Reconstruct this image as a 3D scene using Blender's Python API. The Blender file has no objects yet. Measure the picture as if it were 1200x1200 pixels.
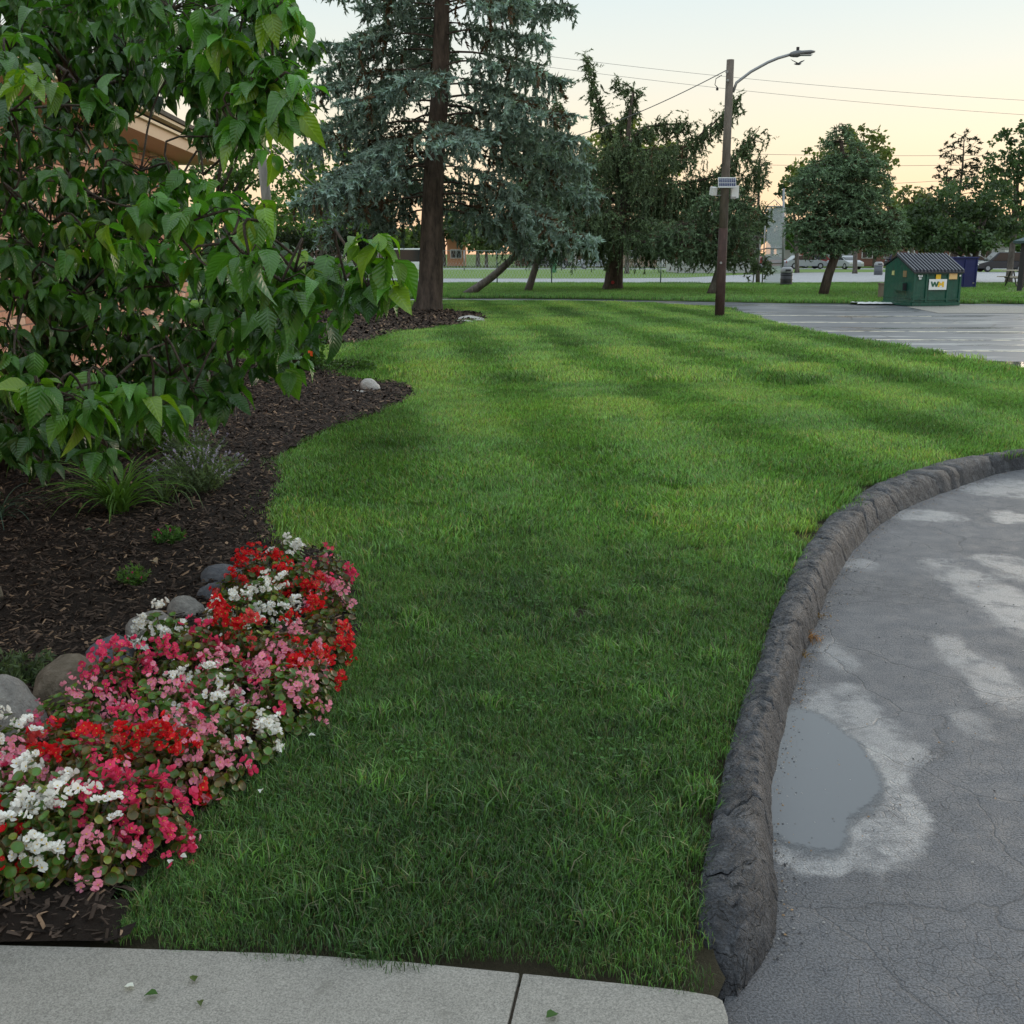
import bpy, bmesh, math, random
import numpy as np
from mathutils import Vector, Matrix
from mathutils.geometry import tessellate_polygon
random.seed(7); RNG = np.random.default_rng(11)
S = bpy.context.scene; COL = S.collection; R = math.radians
# ------------------------------------------------------------------ camera
PITCH = R(13.1); CAMH = 1.6; FPX = 1300.0
cam = bpy.data.cameras.new('camera'); camo = bpy.data.objects.new('camera', cam); COL.objects.link(camo)
cam.sensor_width = 36; cam.lens = 36*FPX/1200; cam.clip_end = 6000; cam.clip_start = .05
camo.location = (0, 0, CAMH); camo.rotation_euler = (R(90)-PITCH, 0, 0); S.camera = camo
# ------------------------------------------------------------------ world, sun, exposure
SUN_AZ, SUN_EL = 42, 5.0       # degrees to the right of the view, above the horizon
W = bpy.data.worlds.new('World'); S.world = W; W.use_nodes = True
wn = W.node_tree; wn.nodes.clear()
out = wn.nodes.new('ShaderNodeOutputWorld'); bg = wn.nodes.new('ShaderNodeBackground')
sky = wn.nodes.new('ShaderNodeTexSky'); sky.sky_type = 'NISHITA'; sky.sun_disc = False
sky.sun_elevation = R(SUN_EL); sky.sun_rotation = R(SUN_AZ); sky.air_density = 1.0; sky.dust_density = .6; sky.ozone_density = 1.5
tc = wn.nodes.new('ShaderNodeTexCoord'); sep = wn.nodes.new('ShaderNodeSeparateXYZ')
wn.links.new(tc.outputs['Generated'], sep.inputs[0])
ramp = wn.nodes.new('ShaderNodeValToRGB'); cr = ramp.color_ramp
stops = [(0.0, (5.2,3.1,1.95)), (.045, (5.2,3.75,2.45)), (.095, (4.9,4.2,3.15)), (.15, (4.2,4.2,3.75)), (.21, (3.6,4.05,4.05)), (.45, (4.3,4.9,5.2)), (1, (4.7,5.4,5.9))]
for i, (p, c) in enumerate(stops):
    e = cr.elements[i] if i < 2 else cr.elements.new(p)
    e.position = p; e.color = (c[0]/10, c[1]/10, c[2]/10, 1)
wn.links.new(sep.outputs['Z'], ramp.inputs[0])
sc = wn.nodes.new('ShaderNodeVectorMath'); sc.operation = 'SCALE'; sc.inputs['Scale'].default_value = 10
wn.links.new(ramp.outputs[0], sc.inputs[0])
mx = wn.nodes.new('ShaderNodeMix'); mx.data_type = 'RGBA'; mx.inputs[0].default_value = .93
wn.links.new(sky.outputs[0], mx.inputs[6]); wn.links.new(sc.outputs[0], mx.inputs[7])
wn.links.new(mx.outputs[2], bg.inputs[0]); bg.inputs[1].default_value = .105
wn.links.new(bg.outputs[0], out.inputs[0])
sl = bpy.data.lights.new('sun', 'SUN'); sl.energy = .6; sl.angle = R(35); sl.color = (1, .86, .7)
so = bpy.data.objects.new('sun', sl); COL.objects.link(so)
sd = Vector((math.sin(R(SUN_AZ))*math.cos(R(SUN_EL)), math.cos(R(SUN_AZ))*math.cos(R(SUN_EL)), math.sin(R(SUN_EL))))
so.rotation_euler = (-sd).to_track_quat('-Z', 'Y').to_euler()
S.view_settings.view_transform = 'Standard'; S.view_settings.look = 'None'; S.view_settings.gamma = 1; S.view_settings.exposure = 1.1
S.render.film_transparent = False
S.cycles.max_bounces = 6; S.cycles.transparent_max_bounces = 8
# ------------------------------------------------------------------ image <-> place
def ray(px, py):
    r = (px-600)/FPX; u = (600-py)/FPX
    return Vector((r, math.cos(PITCH)+u*math.sin(PITCH), -math.sin(PITCH)+u*math.cos(PITCH)))
def at(px, py, z=0.0):
    d = ray(px, py); t = (z-CAMH)/d.z; return Vector((d.x*t, d.y*t, z))
def P(px, py, Y):
    d = ray(px, py); t = Y/d.y; return Vector((d.x*t, Y, CAMH+d.z*t))
# ------------------------------------------------------------------ helpers
def link(o, parent=None):
    COL.objects.link(o)
    if parent is not None: o.parent = parent
    return o
def tag(o, label=None, cat=None, group=None, kind=None):
    if label: o['label'] = label
    if cat: o['category'] = cat
    if group: o['group'] = group
    if kind: o['kind'] = kind
    return o
def empty(name, loc=(0,0,0), rz=0):
    o = bpy.data.objects.new(name, None); o.location = loc; o.rotation_euler = (0,0,rz); o.empty_display_size = .1
    return link(o)
def np_mesh(name, V, F, mat=None, col=None, uv=None, smooth=False):
    """V (n,3); F (m,k) one face size; col (n,3) per vertex"""
    V = np.asarray(V, np.float32); F = np.asarray(F, np.int32)
    me = bpy.data.meshes.new(name); k = F.shape[1]
    me.vertices.add(len(V)); me.vertices.foreach_set('co', V.ravel())
    me.loops.add(F.size); me.loops.foreach_set('vertex_index', F.ravel())
    me.polygons.add(len(F)); me.polygons.foreach_set('loop_start', np.arange(0, F.size, k, dtype=np.int32))
    try: me.polygons.foreach_set('loop_total', np.full(len(F), k, np.int32))
    except Exception: pass
    if smooth: me.polygons.foreach_set('use_smooth', np.ones(len(F), bool))
    if col is not None:
        a = me.attributes.new('tintc', 'FLOAT_COLOR', 'POINT')
        c = np.ones((len(V), 4), np.float32); c[:, :3] = col; a.data.foreach_set('color', c.ravel())
    if uv is not None:
        u = me.uv_layers.new(name='UVMap'); u.data.foreach_set('uv', np.asarray(uv, np.float32)[F.ravel()].ravel())
    me.update(calc_edges=True)
    if mat: me.materials.append(mat)
    return me
def obj(name, me, parent=None):
    return link(bpy.data.objects.new(name, me), parent)
class MB:
    def __init__(s): s.v = []; s.f = []
    def add(s, vs, fs, M=None):
        b = len(s.v)
        for v in vs: s.v.append(tuple(M @ Vector(v)) if M is not None else tuple(v))
        for f in fs: s.f.append(tuple(b+i for i in f))
        return s
    def box(s, c, d, M=None, rz=0):
        x, y, z = (q/2 for q in d); cs, sn = math.cos(rz), math.sin(rz)
        vs = [(c[0]+cs*a*x-sn*b*y, c[1]+sn*a*x+cs*b*y, c[2]+e*z) for a in (-1,1) for b in (-1,1) for e in (-1,1)]
        return s.add(vs, [(0,1,3,2),(4,6,7,5),(0,4,5,1),(2,3,7,6),(0,2,6,4),(1,5,7,3)], M)
    def tube(s, pts, rad, n=8, cap=True, M=None):
        pts = [Vector(p) for p in pts]; m = len(pts)
        if not hasattr(rad, '__len__'): rad = [rad]*m
        b = len(s.v); prev = None
        for i, p in enumerate(pts):
            t = (pts[min(i+1, m-1)]-pts[max(i-1, 0)]).normalized()
            if prev is None: a = t.orthogonal().normalized()
            else: a = (prev-t*prev.dot(t)); a = a.normalized() if a.length > 1e-6 else t.orthogonal().normalized()
            prev = a; c = t.cross(a)
            for k in range(n):
                q = p+(a*math.cos(2*math.pi*k/n)+c*math.sin(2*math.pi*k/n))*rad[i]
                s.v.append(tuple(M @ q) if M is not None else tuple(q))
        for i in range(m-1):
            for k in range(n):
                k2 = (k+1) % n; s.f.append((b+i*n+k, b+i*n+k2, b+(i+1)*n+k2, b+(i+1)*n+k))
        if cap:
            s.f.append(tuple(b+k for k in reversed(range(n)))); s.f.append(tuple(b+(m-1)*n+k for k in range(n)))
        return s
    def prism(s, poly, z0, z1, M=None):
        n = len(poly); vs = [(x, y, z0) for x, y in poly]+[(x, y, z1) for x, y in poly]
        return s.add(vs, [tuple(reversed(range(n))), tuple(range(n, 2*n))]+[(i, (i+1) % n, n+(i+1) % n, n+i) for i in range(n)], M)
    def prof(s, poly, x0, x1, M=None):   # profile in (y,z) extruded along x
        n = len(poly); vs = [(x0, y, z) for y, z in poly]+[(x1, y, z) for y, z in poly]
        return s.add(vs, [tuple(reversed(range(n))), tuple(range(n, 2*n))]+[(i, (i+1) % n, n+(i+1) % n, n+i) for i in range(n)], M)
    def mesh(s, name, mat=None, smooth=False, bevel=0):
        me = bpy.data.meshes.new(name); me.from_pydata(s.v, [], s.f)
        bm = bmesh.new(); bm.from_mesh(me)
        bmesh.ops.recalc_face_normals(bm, faces=bm.faces)
        if bevel: bmesh.ops.bevel(bm, geom=list(bm.edges), offset=bevel, segments=2, affect='EDGES', profile=.7)
        bm.to_mesh(me); bm.free()
        if smooth: me.polygons.foreach_set('use_smooth', np.ones(len(me.polygons), bool))
        if mat: me.materials.append(mat)
        return me
    def build(s, name, mat=None, parent=None, smooth=False, bevel=0):
        return obj(name, s.mesh(name, mat, smooth, bevel), parent)
def smooth_curve(pts, n):
    pts = np.array([tuple(p) for p in pts], float); d = np.r_[0, np.cumsum(np.linalg.norm(np.diff(pts, axis=0), axis=1))]
    m = np.gradient(pts, d, axis=0); t = np.linspace(0, d[-1], n); o = []
    for q in t:
        i = min(np.searchsorted(d, q, side='right')-1, len(d)-2); h = d[i+1]-d[i]; u = (q-d[i])/h
        o.append((2*u**3-3*u**2+1)*pts[i]+(u**3-2*u**2+u)*h*m[i]+(-2*u**3+3*u**2)*pts[i+1]+(u**3-u**2)*h*m[i+1])
    return np.array(o)
def inside(poly, x, y):
    poly = np.asarray(poly)[:, :2]; r = np.zeros(len(x), bool); j = len(poly)-1
    for i in range(len(poly)):
        xi, yi = poly[i]; xj, yj = poly[j]
        if yi != yj: r ^= ((yi > y) != (yj > y)) & (x < (xj-xi)*(y-yi)/(yj-yi)+xi)
        j = i
    return r
def sheet(name, pts, z, mat, kind='structure', parent=None):
    v = [Vector((p[0], p[1], 0)) for p in pts]; t = tessellate_polygon([v])
    vs = [(p.x, p.y, z) for p in v]
    me = bpy.data.meshes.new(name); me.from_pydata(vs, [], [tuple(f) for f in t])
    bm = bmesh.new(); bm.from_mesh(me); bmesh.ops.recalc_face_normals(bm, faces=bm.faces)
    for f in bm.faces:
        if f.normal.z < 0: f.normal_flip()
    bm.to_mesh(me); bm.free(); me.materials.append(mat)
    o = obj(name, me, parent)
    if kind: o['kind'] = kind
    return o
def vnoise(x, y, s, seed=0):
    """cheap smooth value noise, arrays in, 0..1 out"""
    x = np.asarray(x, float)/s; y = np.asarray(y, float)/s; xi = np.floor(x); yi = np.floor(y); fx = x-xi; fy = y-yi
    fx = fx*fx*(3-2*fx); fy = fy*fy*(3-2*fy)
    def h(a, b):
        q = np.sin(a*127.1+b*311.7+seed*74.7)*43758.5453; return q-np.floor(q)
    return (h(xi,yi)*(1-fx)+h(xi+1,yi)*fx)*(1-fy)+(h(xi,yi+1)*(1-fx)+h(xi+1,yi+1)*fx)*fy
# ------------------------------------------------------------------ materials
class NT:
    def __init__(s, name):
        s.m = bpy.data.materials.new(name); s.m.use_nodes = True; s.t = s.m.node_tree; s.b = s.t.nodes['Principled BSDF']; s.o = s.t.nodes['Material Output']
    def n(s, kind, **kw):
        nd = s.t.nodes.new('ShaderNode'+kind)
        for k, v in kw.items():
            if k in nd.inputs: nd.inputs[k].default_value = v
            else: setattr(nd, k, v)
        return nd
    def l(s, a, b): s.t.links.new(a, b)
    def obj(s): return s.n('TexCoord').outputs['Object']
    def pos(s): return s.n('NewGeometry').outputs['Position']
    def noise(s, vec, scale, detail=6, rough=.6, out='Fac'):
        nd = s.n('TexNoise', Scale=scale, Detail=detail, Roughness=rough); s.l(vec, nd.inputs['Vector']); return nd.outputs[out]
    def ramp(s, fac, stops):
        nd = s.n('ValToRGB'); c = nd.color_ramp
        for i, (p, v) in enumerate(stops):
            e = c.elements[i] if i < 2 else c.elements.new(p)
            e.position = p; e.color = (*v, 1) if hasattr(v, '__len__') else (v, v, v, 1)
        s.l(fac, nd.inputs[0]); return nd.outputs[0]
    def mix(s, fac, a, b, mode='MIX'):
        nd = s.n('Mix', data_type='RGBA', blend_type=mode)
        for i, q in ((0, fac), (6, a), (7, b)):
            if hasattr(q, 'links'): s.l(q, nd.inputs[i])
            elif i == 0: nd.inputs[0].default_value = q
            else: nd.inputs[i].default_value = (*q, 1)
        return nd.outputs[2]
    def math(s, op, a, b=0.0):
        nd = s.n('Math', operation=op)
        for i, q in ((0, a), (1, b)):
            if hasattr(q, 'links'): s.l(q, nd.inputs[i])
            else: nd.inputs[i].default_value = q
        return nd.outputs[0]
    def bump(s, h, strength, dist=.01, prev=None):
        nd = s.n('Bump', Strength=strength, Distance=dist); s.l(h, nd.inputs['Height'])
        if prev is not None: s.l(prev, nd.inputs['Normal'])
        s.l(nd.outputs[0], s.b.inputs['Normal']); return nd.outputs[0]
    def base(s, c):
        if hasattr(c, 'links'): s.l(c, s.b.inputs['Base Color'])
        else: s.b.inputs['Base Color'].default_value = (*c, 1)
    def rough(s, v):
        if hasattr(v, 'links'): s.l(v, s.b.inputs['Roughness'])
        else: s.b.inputs['Roughness'].default_value = v
def plain(name, c, rough=.6, var=.25, scale=8, bump=.15, metal=0, bd=.01):
    n = NT(name); f = n.noise(n.obj(), scale)
    n.base(n.mix(f, tuple(q*(1-var) for q in c), tuple(min(1, q*(1+var)) for q in c))); n.rough(rough)
    n.b.inputs['Metallic'].default_value = metal
    if bump: n.bump(n.noise(n.obj(), scale*6), bump, bd)
    return n.m
def leafy(name, rough=.5, trans=.3, spec=.5, tint=(1,1,1), attr='tintc'):
    n = NT(name); a = n.n('Attribute', attribute_name=attr)
    c = n.mix(1, a.outputs['Color'], tint, 'MULTIPLY'); n.base(c); n.rough(rough); n.b.inputs['Specular IOR Level'].default_value = spec
    if trans:
        tr = n.n('BsdfTranslucent'); n.l(n.mix(1, c, (1.25,1.35,.6), 'MULTIPLY'), tr.inputs['Color'])
        ms = n.n('MixShader'); ms.inputs[0].default_value = trans; n.l(n.b.outputs[0], ms.inputs[1]); n.l(tr.outputs[0], ms.inputs[2]); n.l(ms.outputs[0], n.o.inputs[0])
    return n.m
PALE_PATCHES = [(970,908,90,100,1.),(945,984,60,42,1.),(1000,850,60,55,.8),(1165,700,48,52,.75),(1150,790,34,60,.7),(1185,665,40,20,.7),(1090,604,46,9,.8),(1190,606,40,9,.8),(1185,572,75,12,.7),(1008,662,24,7,.6),(978,768,26,22,.6),(1140,850,28,22,.45)]
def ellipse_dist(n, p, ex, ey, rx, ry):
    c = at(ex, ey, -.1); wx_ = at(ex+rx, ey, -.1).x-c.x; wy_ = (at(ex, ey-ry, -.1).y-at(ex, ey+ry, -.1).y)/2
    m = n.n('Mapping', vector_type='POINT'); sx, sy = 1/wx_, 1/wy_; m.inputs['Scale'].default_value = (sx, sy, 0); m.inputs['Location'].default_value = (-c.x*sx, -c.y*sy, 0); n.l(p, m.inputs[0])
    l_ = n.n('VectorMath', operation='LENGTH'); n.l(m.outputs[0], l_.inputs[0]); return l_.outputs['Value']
def mk_asphalt():
    n = NT('asphalt'); p = n.pos()
    big = n.noise(p, .9, 5); fine = n.noise(p, 160, 3, .7); mid = n.noise(p, 9, 6)
    c = n.ramp(big, [(.3, (.075,.077,.083)), (.7, (.115,.117,.125))])
    c = n.mix(n.ramp(fine, [(.38, 0.), (.62, 1.)]), n.mix(1, c, (.42,.42,.45), 'MULTIPLY'), n.mix(1, c, (1.65,1.65,1.68), 'MULTIPLY'))
    # alligator cracks
    w = n.n('VectorMath', operation='ADD'); ns = n.n('TexNoise', Scale=4, Detail=4); n.l(p, ns.inputs['Vector'])
    sc_ = n.n('VectorMath', operation='SCALE'); sc_.inputs['Scale'].default_value = .18; n.l(ns.outputs['Color'], sc_.inputs[0])
    n.l(p, w.inputs[0]); n.l(sc_.outputs[0], w.inputs[1])
    v = n.n('TexVoronoi', feature='DISTANCE_TO_EDGE', Scale=24); n.l(w.outputs[0], v.inputs['Vector'])
    v2 = n.n('TexVoronoi', feature='DISTANCE_TO_EDGE', Scale=1.3); n.l(w.outputs[0], v2.inputs['Vector'])
    cr1 = n.ramp(v.outputs['Distance'], [(0., 0.35), (.05, 1.)]); cr2 = n.ramp(v2.outputs['Distance'], [(0., 0.3), (.006, 1.)])
    region = n.ramp(n.noise(p, 1.3, 3), [(.42, 1.), (.6, 0.)])
    cr1m = n.mix(region, cr1, (1,1,1)); cracks = n.mix(1, cr1m, cr2, 'MULTIPLY')
    # pale, smoother patches mixed into the asphalt, longest along the gutter
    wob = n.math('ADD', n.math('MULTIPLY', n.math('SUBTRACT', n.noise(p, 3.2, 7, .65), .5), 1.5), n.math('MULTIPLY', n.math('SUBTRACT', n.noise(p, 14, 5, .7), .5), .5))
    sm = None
    for (ex, ey, rx, ry, st) in PALE_PATCHES:
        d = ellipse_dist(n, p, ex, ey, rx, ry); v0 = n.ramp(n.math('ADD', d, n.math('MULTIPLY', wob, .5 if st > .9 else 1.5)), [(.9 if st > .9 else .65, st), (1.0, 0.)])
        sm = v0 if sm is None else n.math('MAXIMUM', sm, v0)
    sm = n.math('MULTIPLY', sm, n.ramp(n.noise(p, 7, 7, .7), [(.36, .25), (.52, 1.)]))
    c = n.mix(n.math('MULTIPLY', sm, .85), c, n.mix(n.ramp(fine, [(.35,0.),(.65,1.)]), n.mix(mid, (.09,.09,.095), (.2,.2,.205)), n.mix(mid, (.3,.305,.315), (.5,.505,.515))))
    c = n.mix(cracks, n.mix(1, c, (.45,.45,.45), 'MULTIPLY'), c)
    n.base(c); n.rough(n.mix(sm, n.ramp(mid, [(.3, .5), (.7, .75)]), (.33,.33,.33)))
    b1 = n.bump(fine, .55, .006); n.bump(cracks, .5, .006, b1)
    return n.m
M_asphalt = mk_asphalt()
def mk_lot():
    n = NT('old_asphalt'); p = n.pos(); c = n.ramp(n.noise(p, .35, 6), [(.35, (.075,.08,.09)), (.65, (.135,.14,.155))])
    mp = n.n('Mapping'); mp.inputs['Scale'].default_value = (.25,1.6,1); n.l(p, mp.inputs[0])
    wet = n.ramp(n.noise(mp.outputs[0], .7, 5), [(.56, 0.), (.6, 1.)])
    c = n.mix(wet, c, n.mix(1, c, (.7,.7,.72), 'MULTIPLY'))
    mp2 = n.n('Mapping'); mp2.inputs['Scale'].default_value = (.3,1.9,1); mp2.inputs['Location'].default_value = (3,7,0); n.l(p, mp2.inputs[0])
    c = n.mix(n.math('MULTIPLY', n.ramp(n.noise(mp2.outputs[0], .9, 6, .6), [(.56, 0.), (.62, 1.)]), .7), c, (.45,.44,.42))
    v = n.n('TexVoronoi', feature='DISTANCE_TO_EDGE', Scale=.33); n.l(p, v.inputs['Vector'])
    c = n.mix(n.ramp(v.outputs['Distance'], [(0., 0.), (.012, 1.)]), (.035,.035,.037), c)
    n.base(c); n.rough(n.mix(wet, (.5,.5,.5), (.18,.18,.18)))
    n.bump(n.noise(p, 60, 4), .15, .004); return n.m
M_lot = mk_lot()
def mk_curb():
    n = NT('curb_asphalt'); p = n.pos(); fine = n.noise(p, 120, 4, .7); mid = n.noise(p, 11, 7, .65)
    c = n.ramp(mid, [(.32, (.019,.021,.026)), (.5, (.038,.041,.05)), (.68, (.09,.094,.105))])
    c = n.mix(n.ramp(fine, [(.4,0.),(.6,1.)]), n.mix(1, c, (.5,.5,.5), 'MULTIPLY'), n.mix(1, c, (1.6,1.6,1.6), 'MULTIPLY'))
    v = n.n('TexVoronoi', feature='DISTANCE_TO_EDGE', Scale=10); w = n.n('VectorMath', operation='ADD'); ns = n.n('TexNoise', Scale=6, Detail=5); n.l(p, ns.inputs['Vector'])
    sc_ = n.n('VectorMath', operation='SCALE'); sc_.inputs['Scale'].default_value = .25; n.l(ns.outputs['Color'], sc_.inputs[0]); n.l(p, w.inputs[0]); n.l(sc_.outputs[0], w.inputs[1]); n.l(w.outputs[0], v.inputs['Vector'])
    cr_ = n.ramp(v.outputs['Distance'], [(0., 0.), (.03, 1.)]); c = n.mix(cr_, n.mix(1, c, (.35,.35,.35), 'MULTIPLY'), c)
    n.base(c); n.rough(.62); b = n.bump(fine, .9, .012); b = n.bump(mid, .9, .04, b); n.bump(cr_, .7, .012, b); return n.m
M_curb = mk_curb()
def mk_concrete(name, a, b, joints=False):
    n = NT(name); p = n.pos(); fine = n.noise(p, 220, 3, .8); big = n.noise(p, 3, 7, .65)
    c = n.mix(big, a, b); c = n.mix(n.ramp(fine, [(.35, 0.), (.65, 1.)]), n.mix(1, c, (.6,.6,.6), 'MULTIPLY'), n.mix(1, c, (1.4,1.4,1.4), 'MULTIPLY'))
    st = n.ramp(n.noise(p, 9, 5), [(.62, 0.), (.74, 1.)]); c = n.mix(n.math('MULTIPLY', st, .5), c, (.12,.11,.09)); c = n.mix(n.math('MULTIPLY', n.ramp(n.noise(p, 1.1, 5), [(.45,0.),(.7,1.)]), .4), c, n.mix(1, c, (.62,.62,.6), 'MULTIPLY'))
    n.base(c); n.rough(.8); n.bump(fine, .5, .003); return n.m
M_conc = mk_concrete('concrete', (.2,.19,.17), (.33,.31,.275))
M_gravel = mk_concrete('pale_road', (.3,.31,.33), (.4,.41,.43))
def mk_soil(name, a, b, scale=30):
    n = NT(name); p = n.pos(); f = n.noise(p, scale, 8, .7); n.base(n.mix(f, a, b)); n.rough(.9); n.b.inputs['Specular IOR Level'].default_value = .2
    n.bump(f, .9, .04); return n.m
M_soil = mk_soil('soil', (.01,.007,.006), (.045,.032,.025), 45)
M_turfsoil = mk_soil('turf_soil', (.03,.028,.016), (.085,.07,.042), 60)
def mk_grassground(name, a, b, dry):
    n = NT(name); p = n.pos(); f = n.noise(p, 1.2, 8, .7); g = n.noise(p, .12, 4)
    c = n.mix(f, a, b); c = n.mix(n.ramp(g, [(.55, 0.), (.75, .6)]), c, dry); n.base(c); n.rough(.85); n.b.inputs['Specular IOR Level'].default_value = .15
    n.bump(n.noise(p, 14, 6), .8, .05); return n.m
M_fargrass = mk_grassground('far_grass', (.05,.09,.016), (.1,.16,.03), (.17,.17,.06))
M_field = mk_grassground('field_grass', (.11,.19,.045), (.17,.26,.07), (.2,.24,.09))
def mk_bark(name, a, b, sc_=7):
    n = NT(name); mp = n.n('Mapping'); mp.inputs['Scale'].default_value = (1,1,.28); n.l(n.pos(), mp.inputs[0])
    f = n.noise(mp.outputs[0], sc_, 8, .7); v = n.n('TexVoronoi', Scale=sc_*1.6); n.l(mp.outputs[0], v.inputs['Vector'])
    h = n.math('MULTIPLY', f, v.outputs['Distance']); n.base(n.mix(n.ramp(f, [(.35, 0.), (.68, 1.)]), a, b)); n.rough(.88); n.bump(h, 1, .06); return n.m
M_bark = mk_bark('spruce_bark', (.028,.02,.016), (.13,.095,.075))
M_bark2 = mk_bark('grey_bark', (.06,.05,.043), (.17,.15,.13))
M_twig = mk_bark('twig_bark', (.03,.022,.015), (.09,.065,.045), 20)
M_polewood = mk_bark('pole_wood', (.1,.085,.072), (.2,.17,.145), 5)
M_polegrey = mk_bark('grey_pole_wood', (.2,.19,.18), (.32,.3,.28), 5)
M_needle = leafy('needles', .6, .12, .25)
M_foliage = leafy('foliage', .5, .35, .3)
M_metal = plain('grey_metal', (.3,.31,.32), .45, .1, 4, .05, .6)
M_white = plain('white_paint', (.7,.71,.72), .5, .08, 4, .05)
M_black = plain('black_plastic', (.018,.019,.024), .45, .2, 6, .1)
def mk_dirtypaint(name, c0, c1, c2):
    n = NT(name); p = n.obj(); mp = n.n('Mapping'); mp.inputs['Scale'].default_value = (1,1,.3); n.l(p, mp.inputs[0])
    c = n.mix(n.noise(p, 3, 6), c0, c1); st = n.ramp(n.noise(mp.outputs[0], 6, 7, .7), [(.5, 0.), (.68, 1.)]); c = n.mix(n.math('MULTIPLY', st, .7), c, c2)
    ru = n.ramp(n.noise(p, 11, 6, .7), [(.62, 0.), (.68, 1.)]); c = n.mix(ru, c, (.12,.06,.03)); n.base(c); n.rough(n.mix(st, (.4,.4,.4), (.75,.75,.75))); n.bump(n.noise(p, 2.2, 3), .5, .06); return n.m
M_green = mk_dirtypaint('green_paint', (.006,.065,.045), (.012,.1,.065), (.03,.06,.045))
M_blue = plain('blue_paint', (.02,.03,.14), .45, .3, 3, .2)
M_grey = plain('grey_plastic', (.3,.31,.33), .5, .15, 5, .1)
M_glass = plain('dark_glass', (.02,.025,.03), .08, .1, 2, 0)
# ------------------------------------------------------------------ ground sheets
KERB_L = [(858,1166),(834,1130),(824,1060),(830,1010),(842,945),(856,880),(882,800),(908,725),(940,655),(985,598),(1040,565),(1105,545),(1200,530)]
KERB_R = [(880,1168),(908,1110),(909,1030),(905,975),(906,925),(916,870),(932,805),(953,740),(978,682),(1012,633),(1062,596),(1120,573),(1200,550)]
KL = [at(x, y, .0) for x, y in KERB_L]; KR = [at(x, y, -.1) for x, y in KERB_R]
kl, kr = KL[-1], KR[-1]
for dx, dy in ((1.2,.12),(3.5,.25),(8,.3)):
    KL.append(Vector((kl.x+dx, kl.y+dy, 0))); KR.append(Vector((kr.x+dx, kr.y+dy, -.1)))
KLs = smooth_curve(KL, 420); KRs = smooth_curve(KR, 420); KM = (KLs+KRs)/2
LOT = [at(*p) for p in [(1200,437),(1150,427),(1100,418),(1050,409),(1000,400),(950,391),(900,380),(870,370),(845,362)]]
lot_edge = [(22,13.2),(15,15.2)]+[(p.x, p.y) for p in LOT]+[(4.6,36.2),(2.5,37.8),(0,38.3),(-20,38.6),(-60,39)]
path_far = [(-60,42.2),(-20,42),(0,41.8),(3,41.4),(6,39.4),(9,37.9),(12,37.4),(60,37.4)]
g = MB(); n_ = 41
xs = np.linspace(-900, 900, n_); ys = np.r_[-60, -5, 10, 30, 40, np.linspace(60, 3500, 24)]
V = []; 
for y in ys:
    for x in xs: V.append((x, y, -.35 if y < 35 else (-.06 if y < 100 else -.05)))
Fq = [(j*n_+i, j*n_+i+1, (j+1)*n_+i+1, (j+1)*n_+i) for j in range(len(ys)-1) for i in range(n_-1)]
o = obj('ground', np_mesh('ground', V, Fq, M_fargrass)); o['kind'] = 'structure'
lawn_poly = [(-9,1.6)]+[(.2,1.6)]+[(p[0]+.02, p[1]) for p in KLs[2:60]]+[(p[0], p[1]) for p in KM[60:]]+[(14,8),(22,13.2)]+lot_edge[1:]+[(-60,36),(-9,20)]
sheet('lawn_soil', lawn_poly, -.012, M_turfsoil)
sheet('parking_lot', lot_edge+path_far+[(60,13)], -.02, M_lot)
sheet('far_lawn', [path_far[i] for i in range(len(path_far))][::-1]+[(-60,61.5),(60,61.5)][::1], -.004, M_fargrass)
sheet('far_road', [(-90,61.6),(90,61.6),(90,104),(40,104),(26,101),(17,88),(12,79),(6,76.5),(-90,76)], -.02, M_gravel)
sheet('ball_field', [(-90,76.1),(6,76.6),(12,79.1),(17,88.1),(26,101.1),(40,104.1),(90,104.1),(90,122),(-90,122)], -.012, M_field)
sheet('far_street', [(-150,122.1),(150,122.1),(150,130),(-150,130)], -.02, M_gravel)
sheet('far_verge', [(-150,130.1),(150,130.1),(150,142),(-150,142)], -.01, M_fargrass)
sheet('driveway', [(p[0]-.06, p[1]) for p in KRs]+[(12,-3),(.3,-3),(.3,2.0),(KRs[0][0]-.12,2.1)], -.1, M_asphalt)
# sidewalk: two slabs with a joint
SW = [at(x, y, .012) for x, y in [(-260,1106),(0,1107),(130,1110),(340,1117),(480,1127),(609,1139.8)]]
SW2 = [at(x, y, .012) for x, y in [(612.5,1140.2),(740,1153),(800,1160),(836,1166),(847,1172),(853,1190),(856,1230)]]
walk = empty('sidewalk', (0,1.5,0)); walk['kind'] = 'structure'
def slab(pts):
    mb = MB(); mb.prism([(p[0], p[1]-1.5) for p in pts], -.12, .012); return mb.build('slab', M_conc, walk, bevel=.006)
j0 = at(588.5,1240,.012); j1 = at(585,1240,.012)
slab([(p.x, p.y) for p in SW]+[(j1.x, j1.y),(j1.x-.05,-3),(-8,-3),(-8,2.2)])
slab([(p.x, p.y) for p in SW2]+[(.55,1.2),(.55,-3),(j0.x-.04,-3),(j0.x,j0.y)])
M_gap = mk_soil('joint_dirt', (.05,.04,.03), (.15,.12,.09), 60)
sheet('joint_filler', [(-.3,-3),(.3,-3),(.3,2.15),(-.3,2.2)], .004, M_gap)
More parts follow.
